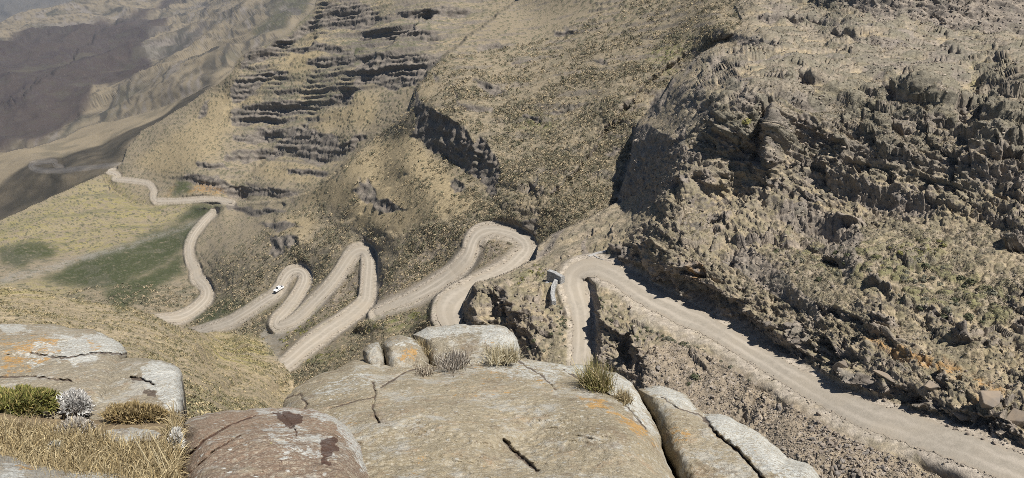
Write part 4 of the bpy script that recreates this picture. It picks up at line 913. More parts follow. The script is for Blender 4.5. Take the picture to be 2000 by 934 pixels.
D_A1 = [(0,636,4.7),(230,670,4.3),(0,800,3.2),(230,780,3.25)]
o, _ = traced_rock('lichen_rock', [(-90,655),(-40,640),(0,634),(60,633),(120,636),(180,645),(214,655),(236,668),(247,690),(246,720),(236,770),(200,830),(100,850),(-90,850)],
 D_A1, 0.5, 60, 1.6, M_SAND2, nth=520, nr=120, rough=0.04, seed=21, cracks=[([(60,690),(120,700),(190,690),(246,692)],2.2,0.03),([(-40,740),(60,735),(140,745)],2.5,0.03)],
 paint=[(0,1.0,[(0,636),(55,634),(58,648),(20,652),(0,645)]),(0,1.0,[(110,680),(150,660),(200,650),(240,675),(246,690),(215,690),(185,700),(150,712),(120,700)]),(0,0.62,[(20,680),(110,650),(180,660),(120,700),(60,720)]),(1,0.48,[(0,655),(110,660),(120,690),(60,730),(0,740)]),(1,0.5,[(170,665),(200,670),(195,690),(170,685)])])
tag(o, 'long flat rock at the left edge with orange stains and patches of white lichen', 'rock')
D_A2 = [(220,705,4.0),(345,712,3.75),(200,830,3.05),(352,860,2.85)]
o, _ = traced_rock('lichen_rock', [(212,708),(240,701),(285,699),(318,702),(342,710),(353,719),(357,735),(358,770),(357,810),(356,870),(354,940),(260,950),(190,900),(150,830),(160,760)],
 D_A2, 0.30, 26, 1.4, M_SAND2, nth=420, nr=100, rough=0.034, seed=25, cracks=[([(255,738),(280,742),(300,752)],2.5,0.05)],
 paint=[(0,1.0,[(270,715),(320,705),(354,718),(358,760),(357,805),(325,800),(310,770),(290,755),(280,735)]),(2,0.9,[(280,758),(300,760),(304,775),(285,776)]),(2,0.8,[(255,740),(285,742),(285,750),(262,748)]),(2,0.7,[(320,798),(352,800),(354,815),(335,812)]),(1,0.9,[(348,808),(357,808),(357,820),(350,818)])])
tag(o, 'grey block with a sheer right-hand edge and white lichen crust, rising behind the brown plants', 'rock')
D_RED = [(380,815,2.75),(560,798,2.75),(690,850,2.6),(720,934,2.15),(360,934,2.05),(540,934,2.0)]
o, _ = traced_rock('reddish_boulder', [(360,827),(375,814),(405,806),(435,802),(476,801),(530,797),(574,796),(612,798),(647,808),(675,827),(696,849),(709,870),(715,898),(721,917),(726,934),(737,1000),(735,1130),(352,1130),(354,940),(357,860)],
 D_RED, 0.55, 70, 1.5, M_RED, centre=(540,960), nth=720, nr=170, rough=0.032, seed=31, cracks=[([(360,900),(400,860),(450,830),(500,812)],2.5,0.035),([(370,925),(420,880),(470,850)],2.0,0.025),([(545,808),(570,830),(580,850)],2.5,0.03)],
 paint=[(0,1.0,[(600,797),(650,808),(680,830),(700,855),(716,900),(720,925),(700,905),(680,860),(650,828),(610,812)]),(0,0.85,[(500,800),(575,797),(600,806),(575,815),(520,812)]),(0,0.5,[(500,830),(560,820),(640,850),(660,900),(560,900)]),
        (2,1.0,[(530,806),(560,806),(590,815),(585,835),(570,838),(550,820)]),(2,1.0,[(632,855),(655,850),(660,880),(640,895),(655,910),(625,905)]),(2,0.8,[(540,895),(565,900),(555,915)])], lumps=[(520,850,80,0.06)])
tag(o, 'reddish brown boulder with white lichen rim and dark pits, left of the big slab', 'rock')
o, _ = traced_rock('corner_rock', [(-90,880),(0,888),(30,893),(60,905),(100,912),(150,919),(200,917),(240,920),(268,930),(290,960),(285,1130),(-90,1130)],
 [(0,890,2.2),(260,935,2.15),(0,1000,1.8),(200,1000,1.8)], 0.25, 40, 0.9, M_GREY, centre=(90,1000), nth=360, nr=80, rough=0.014, seed=37, paint=[(0,0.8,[(10,905),(50,915),(40,934),(5,934)]),(0,0.8,[(140,918),(250,922),(270,934),(130,930)]),(1,0.6,[(40,900),(70,905),(60,915),(35,912)])])
tag(o, 'pale rock at the bottom left corner with grey lichen and a rust-coloured stain', 'rock')
D_FLAT = [(200,850,2.75),(310,842,2.78),(260,868,2.62)]
o, _ = traced_rock('flat_stone', [(186,848),(205,838),(250,834),(300,837),(322,848),(305,862),(250,871),(205,868)], D_FLAT, 0.10, 16, 0.3, M_GREY, nth=220, nr=50, rough=0.010, seed=41, paint=[(0,0.6,[(186,848),(250,836),(320,848),(250,866)])])
tag(o, 'flat grey stone lying in the dry grass below the brown plants', 'stone')

# ------------------------------------------------------------------ plants of the foreground
def leaf_mat(name, trans=0.25, lo=0.75, hi=1.25):
    m, nt, b = new_mat(name); t = NT(nt)
    f = t.rng(t.noise(60, 3, 0.6), 0.3, 0.7, lo, hi)
    c = nt.nodes.new('ShaderNodeVectorMath'); c.operation = 'SCALE'
    t.link(t.attr('Col'), c.inputs[0]); t.link(f, c.inputs['Scale']); t.link(c.outputs[0], b.inputs['Base Color'])
    b.inputs['Roughness'].default_value = 0.75
    return m
M_LEAF = leaf_mat('leaves')

def blades(base, dirs, length, width, cols, droop=0.35, nseg=4):
    """curved tapering blades: base (n,3), dirs (n,3) unit, length (n,), width (n,), cols (n,3) -> verts, quads, colours"""
    n = len(base); up = np.array([0, 0, 1.0])
    side = np.cross(dirs, np.array([0, 0, 1.0]) + rng.normal(0, 0.4, (n, 3))); side /= np.linalg.norm(side, axis=1)[:, None] + 1e-9
    V = []; 
    for k in range(nseg + 1):
        s = k / nseg
        c = base + dirs * (length * s)[:, None] - up * (droop * length * s * s)[:, None] * (0.3 + np.abs(dirs[:, :2]).sum(1))[:, None]
        w = (width * (1 - s) ** 0.8 + 1e-4)[:, None]
        V += [c - side * w * 0.5, c + side * w * 0.5]
    V = np.stack(V, 1); m = 2 * (nseg + 1)
    off = (np.arange(n) * m)[:, None]
    Q = np.concatenate([off + np.array([[2 * k, 2 * k + 1, 2 * k + 3, 2 * k + 2]]) for k in range(nseg)], 0)
    Cc = np.repeat(cols[:, None, :], m, 1)
    Cc = Cc * np.linspace(0.85, 1.1, nseg + 1).repeat(2)[None, :, None]
    return V.reshape(-1, 3), Q, Cc.reshape(-1, 3)

def rand_dirs(n, spread, lean=(0, 0, 0)):
    a = rng.uniform(0, 2 * math.pi, n); r = np.abs(rng.normal(0, spread, n))
    d = np.stack([np.cos(a) * r, np.sin(a) * r, np.ones(n)], 1) + np.array(lean)
    return d / np.linalg.norm(d, axis=1)[:, None]

def pick(cols, n, var=0.15):
    c = np.array(cols)[rng.integers(0, len(cols), n)]
    return np.clip(c * (1 + rng.normal(0, var, (n, 1))), 0.01, 0.7)

def tuft(name, spots, dctrl, n, length, width, cols, spread, label, lean=(0, 0, 0), cat='grass', droop=0.35):
    q = np.array(spots, float)
    i = rng.integers(0, len(q), n)
    u = q[i, 0] + rng.normal(0, 1, n) * q[i, 2]; v = q[i, 1] + rng.normal(0, 1, n) * q[i, 2] * 0.5
    b_ = on_rock(u, v, dctrl); b_[:, 2] -= 0.03
    o0 = on_rock(q[:, 0].mean(), q[:, 1].mean(), dctrl)
    V, Q, Cc = blades(b_ - o0, rand_dirs(n, spread, lean), length * rng.uniform(0.5, 1.1, n), width * rng.uniform(0.6, 1.2, n), pick(cols, n), droop)
    o = mesh_np(name, V, Q, M_LEAF, Cc.astype(F)); o.location = o0
    tag(o, label, cat); return o
STRAW = [(0.37, 0.30, 0.175), (0.30, 0.235, 0.13), (0.43, 0.36, 0.225), (0.22, 0.17, 0.095)]
GREENISH = [(0.20, 0.19, 0.07), (0.30, 0.26, 0.12), (0.40, 0.33, 0.18), (0.13, 0.13, 0.05)]
tuft('grass_tuft', [(985,694,9),(965,697,8),(1000,696,5)], D_SLAB, 900, 0.16, 0.0035, [(0.45,0.40,0.27),(0.36,0.30,0.18),(0.53,0.48,0.36)], 0.45, 'pale dry grass tuft growing at the right foot of the white lichen boulder', droop=0.5)
tuft('grass_tuft', [(1165,752,10),(1150,748,9),(1180,756,8)], D_SLAB, 800, 0.22, 0.004, GREENISH + STRAW[:1], 0.42, 'greenish spiky grass tuft growing from the top edge of the big slab', lean=(-0.08,0,0))
tuft('grass_tuft', [(1212,772,8),(1222,776,6)], D_SLAB, 320, 0.10, 0.0035, STRAW, 0.5, 'low straw-coloured grass tuft right of the greenish one on the slab', droop=0.5)
tuft('grass_tuft', [(818,668,5),(830,682,5)], D_DOME, 160, 0.10, 0.003, STRAW, 0.5, 'thin straw-coloured grass in the crack between block and white boulder')
tuft('dry_clump', [(880,704,14),(896,700,9)], D_SLAB, 700, 0.09, 0.005, [(0.30,0.27,0.23),(0.22,0.19,0.16),(0.42,0.39,0.34),(0.16,0.13,0.10)], 0.7, 'grey-brown twiggy plant in the hollow before the white boulder', cat='plant', droop=0.2)
tuft('dry_clump', [(828,720,8)], D_SLAB, 260, 0.05, 0.005, [(0.26,0.22,0.17),(0.18,0.14,0.10),(0.38,0.33,0.26)], 0.8, 'small dark twiggy plant in the slab crevice nearest the middle', cat='plant', droop=0.2)

# the grassy ledge between the left-hand rocks
D_GR = [(0,800,3.2),(200,830,2.95),(345,835,2.9),(0,934,2.3),(350,934,2.25)]
M_SOIL = simple_mat('ledge_soil', (0.24, 0.185, 0.115), (0.16, 0.12, 0.075), 14, bump=0.6)
o, _ = traced_rock('ledge_ground', [(-90,800),(0,790),(60,800),(120,815),(200,812),(260,800),(320,806),(350,830),(357,870),(357,930),(356,1130),(-90,1130)], D_GR, 0.22, 30, 1.0, M_SOIL, centre=(150,960), nth=300, nr=70, rough=0.03, seed=51)
tag(o, kind='structure')
n = 15000
u = rng.uniform(-60, 354, n); v = 806 + (1000 - 806) * rng.beta(0.8, 1.3, n)
keep = in_poly(u, v, [(-60,826),(60,835),(110,845),(190,850),(230,872),(320,868),(340,806),(353,830),(354,1000),(-60,1000)]); u, v = u[keep], v[keep]
b_ = on_rock(u, v, D_GR)
ln_ = rng.uniform(0.05, 0.13, len(u))
V, Q, Cc = blades(b_, rand_dirs(len(u), 0.7, (0.12, -0.05, 0)), ln_, rng.uniform(0.002, 0.004, len(u)), pick(STRAW + [(0.42,0.35,0.21),(0.35,0.27,0.14),(0.26,0.20,0.11)], len(u)), 0.5)
tag(mesh_np('dry_grass', V, Q, M_LEAF, Cc.astype(F)), 'mat of dry golden grass covering the ledge between the left-hand rocks', 'grass', kind='stuff')
n = 16
tuft('grass_stalks', [(338,934,8),(325,930,10),(345,915,4)], D_GR, n, 0.27, 0.005, [(0.62,0.54,0.36),(0.55,0.46,0.28)], 0.16, 'few long pale grass stalks rising beside the reddish boulder', lean=(-0.22, 0, 0), droop=0.1)
tuft('grass_stalks', [(10,880,6),(30,872,8)], D_GR, 12, 0.22, 0.004, [(0.60,0.51,0.32),(0.50,0.41,0.24)], 0.5, 'thin pale grass stalks leaning right at the left edge below the green cushion', lean=(0.5, 0, 0), droop=0.1)

def cushion(name, c, ru, rv, dctrl, n, leaf, width, cols, label, hgt, cat='plant', core=(0.06, 0.05, 0.03)):
    """a dense low cushion: leaf clusters over a lumpy dome"""
    u0, v0 = c; o0 = on_rock(u0, v0, dctrl); ex = on_rock(u0 + ru, v0, dctrl) - o0; R_ = np.linalg.norm(ex)
    ratio = rv / ru
    root = empty(name, o0)
    a = rng.uniform(0, 2 * math.pi, n); r = np.sqrt(rng.uniform(0, 1, n))
    x = np.cos(a) * r; y = np.sin(a) * r
    lump = 1 + 0.5 * perlin(x * 2.6 + u0, y * 2.6, 0 * x) + 0.3 * perlin(x * 7 + u0, y * 7, 0 * x)
    zz = np.sqrt(np.clip(1 - r * r, 0, 1)) * lump
    sprd = 0.85 + 0.45 * perlin(np.cos(a) * 1.6 + u0, np.sin(a) * 1.6, 0 * x) + 0.12 * rng.normal(0, 1, n); x = x * sprd; y = y * sprd
    slope = (on_rock(u0, v0 - rv, dctrl) - o0); sy = slope / (np.linalg.norm(slope) + 1e-9)
    exn = ex / R_; up = np.cross(exn, sy); up /= np.linalg.norm(up)
    ryl = R_ * ratio * 1.9
    pos = exn * (x * R_)[:, None] + sy * (y * ryl)[:, None] + up * (zz * hgt)[:, None]
    nrm_ = exn * (x * 0.8)[:, None] + sy * (y * 0.8)[:, None] + up * (zz * 0.9 + 0.25)[:, None] + rng.normal(0, 0.35, (n, 3)); nrm_ /= np.linalg.norm(nrm_, axis=1)[:, None]
    V, Q, Cc = blades(pos, nrm_, leaf * rng.uniform(0.6, 1.2, n), width * rng.uniform(0.7, 1.3, n), pick(cols, n, 0.2), 0.2, 2)
    fo = mesh_np('foliage', V, Q, M_LEAF, Cc.astype(F), parent=root)
    # woody mass inside
    th = np.linspace(0, 2 * math.pi, 40, endpoint=False); rr = np.linspace(0, 1, 14)
    T, Rr = np.meshgrid(th, rr); x = np.cos(T) * Rr; y = np.sin(T) * Rr
    lump = 1 + 0.35 * perlin(x * 2.6 + u0, y * 2.6, 0 * x) + 0.2 * perlin(x * 7 + u0, y * 7, 0 * x)
    zz = np.sqrt(np.clip(1 - Rr ** 2, 0, 1)) * lump * 0.93 - 0.05
    V = (exn * (x * R_ * 0.72)[..., None] + sy * (y * ryl * 0.72)[..., None] + up * (zz * hgt)[..., None]).reshape(-1, 3)
    ids = np.arange(14 * 40).reshape(14, 40); nx_ = np.roll(ids, -1, 1)
    Q = np.stack([ids[:-1], ids[1:], nx_[1:], nx_[:-1]], -1).reshape(-1, 4)
    mesh_np('twigs', V, Q, M_LEAF, np.tile(np.array(core, F), (len(V), 1)), parent=root)
    tag(root, label, cat); return root
cushion('cushion_plant', (40,798), 72, 42, D_GR, 7500, 0.026, 0.006, [(0.14,0.145,0.04),(0.19,0.18,0.055),(0.085,0.09,0.028),(0.25,0.20,0.08)], 'dense green cushion plant at the left edge under the long flat rock', 0.07, core=(0.05,0.05,0.02))
cushion('cushion_plant', (146,800), 38, 34, D_GR, 3600, 0.020, 0.0075, [(0.40,0.39,0.37),(0.30,0.29,0.28),(0.50,0.49,0.46),(0.24,0.22,0.20)], 'silver grey woolly cushion plant right beside the green one', 0.06, core=(0.10,0.09,0.08))
cushion('cushion_plant', (150,846), 40, 24, D_GR, 2400, 0.020, 0.006, [(0.34,0.32,0.29),(0.26,0.24,0.22),(0.42,0.38,0.31),(0.20,0.17,0.14)], 'fading grey cushion plant below the silver one, thinning into dry grass', 0.04, core=(0.10,0.09,0.07))
cushion('dead_cushion', (262,820), 68, 20, D_GR, 4200, 0.030, 0.005, [(0.20,0.15,0.07),(0.28,0.21,0.10),(0.13,0.095,0.05),(0.36,0.28,0.15)], 'long dark brown dead cushion plant in front of the sheer grey block', 0.045, core=(0.05,0.04,0.025))
cushion('cushion_plant', (343,875), 13, 26, D_GR, 900, 0.016, 0.006, [(0.40,0.39,0.36),(0.30,0.29,0.27),(0.50,0.48,0.44)], 'narrow grey plant between the ledge grass and the reddish boulder', 0.05, core=(0.10,0.09,0.08))
cushion('cushion_plant', (112,888), 14, 8, D_GR, 300, 0.018, 0.005, [(0.30,0.29,0.22),(0.20,0.18,0.12),(0.42,0.41,0.38)], 'tiny grey plant alone in the dry grass near the bottom left', 0.035, core=(0.08,0.07,0.05))

# ================================================================== ON THE SLOPES
def hull_rock(seed, n=15, flat=0.7, bev=0.0):
    r_ = random.Random(seed); bm = bmesh.new()
    for _ in range(n):
        p = Vector((r_.gauss(0, 1), r_.gauss(0, 1), r_.gauss(0, 1))).normalized() * r_.uniform(0.75, 1.05)
        bm.verts.new((p.x * r_.uniform(0.85, 1.1), p.y * 0.85, p.z * flat))
    ret = bmesh.ops.convex_hull(bm, input=bm.verts)
    bmesh.ops.delete(bm, geom=[g for g in ret['geom_interior'] if isinstance(g, bmesh.types.BMVert)], context='VERTS')
    if bev: bmesh.ops.bevel(bm, geom=bm.edges[:], offset=bev, segments=1, affect='EDGES', profile=0.5)
    return bm
M_STONE = simple_mat('hill_stone', (0.27, 0.225, 0.18), (0.175, 0.15, 0.13), 1.3, bump=0.7, bdist=0.15)
M_STONE_D = simple_mat('dark_stone', (0.17, 0.155, 0.14), (0.25, 0.22, 0.19), 1.3, bump=0.7, bdist=0.15)
stone_me = []
for k in range(7):
    bm = hull_rock(100 + k, 13 + k, 0.62 + 0.06 * k, 0.04); me = bpy.data.meshes.new('stone'); bm.to_mesh(me); bm.free(); me.materials.append(M_STONE); stone_me.append(me)
stone_dark = []
for me in stone_me:
    m2 = me.copy(); m2.materials.clear(); m2.materials.append(M_STONE_D); stone_dark.append(m2)

def put_stone(u, v, size, label, group=None, dark=False, name='stone', sink=0.25, cat='stone'):
    p, nn, j, i = ground(u, v)
    if LAY[j, i] < 3: return None
    o = bpy.data.objects.new(name, random.choice(stone_dark if dark else stone_me)); COL.objects.link(o)
    o.location = p + nn * size * (0.5 - sink) * 0.6
    o.rotation_euler = (random.uniform(-0.5, 0.5), random.uniform(-0.5, 0.5), random.uniform(0, 6.28))
    s = size * 0.5; o.scale = (s * random.uniform(0.9, 1.4), s * random.uniform(0.7, 1.1), s * random.uniform(0.8, 1.2))
    tag(o, label, cat, group); return o
def scatter(poly, n, avoid_road=True):
    p = np.array(poly); out = []
    while len(out) < n:
        u = random.uniform(p[:, 0].min(), p[:, 0].max()); v = random.uniform(p[:, 1].min(), p[:, 1].max())
        if not in_poly(np.array([u]), np.array([v]), poly)[0]: continue
        if avoid_road:
            _, _, j, i = ground(u, v)
            if ROADM[j, i] > 0.35: continue
        out.append((u, v))
    return out
PILE = [(1575,845),(1620,815),(1690,835),(1740,880),(1735,925),(1690,940),(1630,925),(1590,895)]
for u, v in scatter(PILE, 120): put_stone(u, v, random.choice([0.35,0.45,0.5,0.6,0.75,0.95]), 'angular dark stone in the rubble heap between the near road and the lichened slab', 'stones of the rubble heap', random.random() < 0.5)
for u, v in scatter([(1240,700),(1290,665),(1400,690),(1500,755),(1600,815),(1600,870),(1560,890),(1460,830),(1370,790),(1290,745)], 75): put_stone(u, v, random.choice([0.3,0.35,0.4,0.5,0.65]), 'loose brown stone on the bare bank below the near road', 'stones on the bank below the road')
for u, v in scatter([(1740,850),(1850,905),(1950,950),(1760,945)], 35): put_stone(u, v, random.choice([0.3,0.35,0.4,0.5]), 'small stone lying on the gravel verge at the lower right of the road', 'stones on the lower right verge')
for u, v in scatter([(1330,600),(1450,632),(1560,690),(1700,775),(1850,838),(1990,888),(1990,878),(1850,824),(1700,760),(1560,670),(1450,618),(1330,585)], 60, False): put_stone(u, v, random.choice([0.3,0.4,0.5,0.7]), 'fallen stone at the foot of the rock cutting above the near road', 'fallen stones under the rock cutting')
# single stones one can point at
for u, v, s, dk, lab in [(1286,722,1.15,True,'grey upright stone standing alone on the bank, just above the right-hand slab'),(1393,774,1.0,False,'pinkish rounded stone on the bare bank above the lichen band of the slab'),
  (1490,796,0.75,False,'pale white stone of a small pair on the bank below the road'),(1522,795,1.1,True,'dark leaning stone on the bank below the middle of the near road'),(1600,810,0.9,False,'pale pointed stone on the bank just above the rubble heap'),(1232,600,1.0,False,'pale stone perched on the outcrop inside the hairpin bend')]:
    put_stone(u, v, s, lab, None, dk, 'boulder', 0.2, 'boulder')
def slab_boulder(u, v, size, rot, label, seed):
    p, nn, j, i = ground(u, v)
    bm = hull_rock(seed, 11, 0.8, 0.03); 
    o = bm_obj('boulder', bm, M_OCHRE); o.location = p + nn * size[2] * 0.2; o.scale = size; o.rotation_euler = rot; tag(o, label, 'boulder')
M_OCHRE = simple_mat('split_rock', (0.25, 0.20, 0.15), (0.18, 0.155, 0.13), 0.8, bump=0.8, bdist=0.2)
slab_boulder(1935, 786, (2.6, 1.6, 2.0), (0.2, 0.35, 0.4), 'big split brown boulder with a flat dark face in the cutting at far right', 201)
slab_boulder(1868, 812, (2.0, 1.3, 1.3), (0.1, 0.1, -0.5), 'brown block with square faces at the foot of the cutting, beside the road', 202)
slab_boulder(1735, 742, (2.8, 1.1, 0.9), (0.1, 0.15, -0.5), 'long flat-topped ledge stone overhanging the road cutting', 203)
slab_boulder(1655, 725, (1.5, 1.1, 1.5), (0.3, -0.2, 0.3), 'pointed triangular rock standing over the road at the start of the orange ledges', 204)
slab_boulder(1985, 800, (1.7, 1.5, 2.2), (0.0, 0.2, 0.2), 'dark rock at the right edge of the photo above the road', 205)
slab_boulder(1820, 765, (1.7, 1.2, 1.0), (0.2, 0.2, 0.6), 'brown slab leaning among the broken ledges of the cutting', 206)
# small rubble nobody could count
def merged_scatter(name, pts, sizes, base_me, mat, cols, label, cat):
    Vs, Fs, Cs = [], [], []; off = 0
    protos = []
    for me in base_me:
        v_ = np.empty(len(me.vertices) * 3, F); me.vertices.foreach_get('co', v_); me.calc_loop_triangles()
        t_ = np.empty(len(me.loop_triangles) * 3, np.int32); me.loop_triangles.foreach_get('vertices', t_)
        protos.append((v_.reshape(-1, 3), t_.reshape(-1, 3)))
    for (p, s) in zip(pts, sizes):
        v_, t_ = protos[random.randrange(len(protos))]
        a = random.uniform(0, 6.28); R_ = np.array([[math.cos(a), -math.sin(a), 0], [math.sin(a), math.cos(a), 0], [0, 0, 1]])
        Vs.append((v_ @ R_.T) * s * np.array([1, 1, random.uniform(0.7, 1.2)]) + p); Fs.append(t_ + off); off += len(v_)
        Cs.append(np.tile(np.array(random.choice(cols)) * random.uniform(0.75, 1.25), (len(v_), 1)))
    o = mesh_np(name, np.vstack(Vs), np.vstack(Fs), mat, np.vstack(Cs).astype(F)); tag(o, label, cat, kind='stuff'); return o
low = []
for k in range(5):
    bm = hull_rock(300 + k, 8, 0.7); me = bpy.data.meshes.new('pebble'); bm.to_mesh(me); bm.free(); low.append(me)
jj, ii_ = np.where((Z_scree > 0.3) & (ROADM < 0.3) & (LAY >= 3) & (UU > 560) & (UU < 2040) & (VV < 960))
w = (Z_scree[jj, ii_] * np.where(LAY[jj, ii_] == 4, 1.0, 0.5)); sel = rng.choice(len(jj), 9000, p=w / w.sum(), replace=False)
pts = Pd[jj[sel], ii_[sel]] + 0.03; sz = rng.uniform(0.06, 0.19, 9000) * np.where(LAY[jj[sel], ii_[sel]] == 4, 1, 1.5)
merged_scatter('rubble', pts, sz, low, leaf_mat('rubble'), [(0.27,0.225,0.175),(0.34,0.29,0.235),(0.18,0.155,0.13)], 'loose rubble and small stones strewn over the bare banks beside the road', 'rubble')

wf_ = np.where((LAY == 4) & (ROADM < 0.2) & (UU > -50) & (UU < 2060) & (VV > -40) & (VV < 970), 0.15 + 0.9 * rk + 0.3 * Z_scree + 0.7 * (VV < 160), 0).ravel().astype(float)
sel = rng.choice(NV * NU, 9000, p=wf_ / wf_.sum(), replace=False); j_, i_ = np.unravel_index(sel, (NV, NU))
merged_scatter('broken_rock', Pd[j_, i_] + Ns[j_, i_] * 0.05, 0.12 + 0.5 * rng.beta(1.2, 5, 9000) * np.clip(D[j_, i_] / 95, 0.8, 2.6), low, leaf_mat('broken_rock'), [(0.25,0.21,0.17),(0.31,0.265,0.215),(0.19,0.165,0.14),(0.22,0.195,0.165)], 'broken angular rock littering the ledges of the right-hand hillside', 'rubble')
edge_p, edge_s = [], []
for ri, r in enumerate(RS[:4]):
    for q in range(int(len(r) * (2.2 if ri == 0 else 1.2))):
        a_ = r[rng.integers(0, len(r))]; off = (a_[2] * 0.5 + rng.normal(0.03, 0.14) * a_[2]) * (1 if rng.random() < 0.5 else -1)
        an = rng.uniform(0, 2 * math.pi); u_, v_ = a_[0] + math.cos(an) * abs(off), a_[1] + math.sin(an) * abs(off)
        jj_ = int(np.clip(round((v_ - V0) / STEP), 1, NV - 2)); ii2 = int(np.clip(round((u_ - U0) / STEP), 1, NU - 2))
        if -3 < ROADD[jj_, ii2] < 12 and LAY[jj_, ii2] >= 3: edge_p.append(Pd[jj_, ii2] + np.array([0, 0, 0.08])); edge_s.append(rng.uniform(0.07, 0.22) * (1 if ri == 0 else 1.7))
merged_scatter('roadside_gravel', edge_p, edge_s, low, leaf_mat('gravel'), [(0.34,0.29,0.235),(0.28,0.24,0.19),(0.22,0.19,0.16)], 'loose stones and spilled gravel along the edges of the road', 'gravel')

# shrubs
def shrub_mesh(seed, cols, n=110):
    r_ = np.random.default_rng(seed)
    d = r_.normal(size=(n, 3)); d[:, 2] = np.abs(d[:, 2]); d /= np.linalg.norm(d, axis=1)[:, None]
    rad = r_.uniform(0.55, 1.0, n)[:, None] * (1 + 0.3 * perlin(d[:, 0] * 2 + seed, d[:, 1] * 2, d[:, 2] * 2))[:, None]
    c = d * rad * np.array([1, 1, 0.8])
    a = r_.normal(size=(n, 3)); a -= d * (a * d).sum(1)[:, None] * 0.6; a /= np.linalg.norm(a, axis=1)[:, None]
    b2_ = np.cross(a, d); s = r_.uniform(0.16, 0.32, n)[:, None]
    V = np.stack([c - a * s, c + b2_ * s * 0.6, c + a * s, c - b2_ * s * 0.6], 1).reshape(-1, 3)
    Q = np.arange(n * 4).reshape(n, 4)
    cc = np.array(cols)[r_.integers(0, len(cols), n)] * r_.uniform(0.75, 1.25, (n, 1))
    return V, Q, np.repeat(cc, 4, 0).astype(F)
PAL = {'green': [(0.115,0.115,0.055),(0.15,0.142,0.07),(0.085,0.088,0.045)], 'olive': [(0.19,0.18,0.06),(0.25,0.225,0.085),(0.13,0.13,0.05)], 'grey': [(0.15,0.145,0.105),(0.20,0.19,0.14),(0.10,0.10,0.075)], 'dark': [(0.075,0.08,0.045),(0.10,0.105,0.06),(0.055,0.06,0.035)]}
shrubs = {}
for k, cols in PAL.items():
    lst = []
    for s in range(4):
        V, Q, Cc = shrub_mesh(hash(k) % 50 * 0 + s * 13 + len(k), cols); o = mesh_np('bush', V, Q, M_LEAF, Cc); lst.append(o.data); bpy.data.objects.remove(o)
    shrubs[k] = lst
def put_shrub(u, v, size, kind, label, group=None):
    p, nn, j, i = ground(u, v)
    o = bpy.data.objects.new('shrub', random.choice(shrubs[kind])); COL.objects.link(o)
    o.location = p - nn * size * 0.12; o.rotation_euler = (random.uniform(-.25, .25), random.uniform(-.25, .25), random.uniform(0, 6.28))
    s = size * 0.5; o.scale = (s * random.uniform(0.9, 1.3), s * random.uniform(0.9, 1.2), s * random.uniform(0.8, 1.15)); tag(o, label, 'shrub', group); return o
for pl, n, kinds, ss, lab, g in [
  ([(1700,505),(1790,460),(1850,470),(1840,505),(1740,535)], 26, ['green','olive'], (0.7,1.3), 'yellow-green bush of the greenest patch on the right-hand hillside', 'bushes of the green patch on the right hillside'),
  ([(546,650),(616,612),(655,616),(616,638),(568,670),(546,688)], 30, ['green','olive'], (1.2,2.0), 'green bush on the bank between the two middle loops of the road', 'bushes between the middle road loops'),
  ([(578,706),(648,678),(690,690),(632,714),(590,712)], 26, ['green','olive'], (0.9,1.6), 'green bush below the lowest visible stretch of the middle road loop', 'bushes below the middle road loop'),
  ([(1005,540),(1055,515),(1065,538),(1015,558)], 14, ['olive','green'], (0.7,1.2), 'olive bush on top of the outcrop left of the stone wall', 'bushes on the outcrop by the stone wall'),
  ([(1090,590),(1112,600),(1115,690),(1030,690),(1050,640)], 34, ['grey','dark'], (0.5,0.9), 'dark bush on the steep bank just left of the descending road', 'bushes left of the descending road'),
  ([(1165,575),(1250,610),(1300,650),(1270,660),(1180,640)], 34, ['grey','dark'], (0.5,1.0), 'grey-green bush on the outcrop enclosed by the hairpin bend', 'bushes inside the hairpin bend'),
  ([(1300,640),(1400,685),(1520,755),(1640,830),(1630,836),(1510,768),(1400,700),(1290,655)], 30, ['dark','grey'], (0.5,0.9), 'dark bush along the outer edge of the near road', 'bushes along the near road edge'),
  ([(1440,440),(1700,480),(1960,560),(1960,640),(1800,610),(1560,540)], 60, ['grey','dark'], (0.8,1.5), 'grey-green bush scattered over the hillside above the rock cutting', 'bushes above the rock cutting'),
  ([(620,650),(700,615),(850,585),(850,620),(760,640),(690,660)], 22, ['olive','grey'], (0.8,1.4), 'olive bush on the grassy hump behind the sandstone blocks', 'bushes on the hump behind the blocks')]:
    for u, v in scatter(pl, n): put_shrub(u, v, random.uniform(*ss), random.choice(kinds), lab, g)
for u, v, s, k, lab in [(1358,735,1.7,'dark','large dark bush alone on the bare bank above the right-hand slab'),(1345,748,1.0,'dark','smaller bush tucked against the large dark bush on the bank'),(1455,240,2.2,'olive','olive bush on the grassy shelf beside the dark gully of the big outcrop'),(1240,660,1.2,'dark','dark bush at the top of the rock rib inside the hairpin')]:
    put_shrub(u, v, s, k, lab)
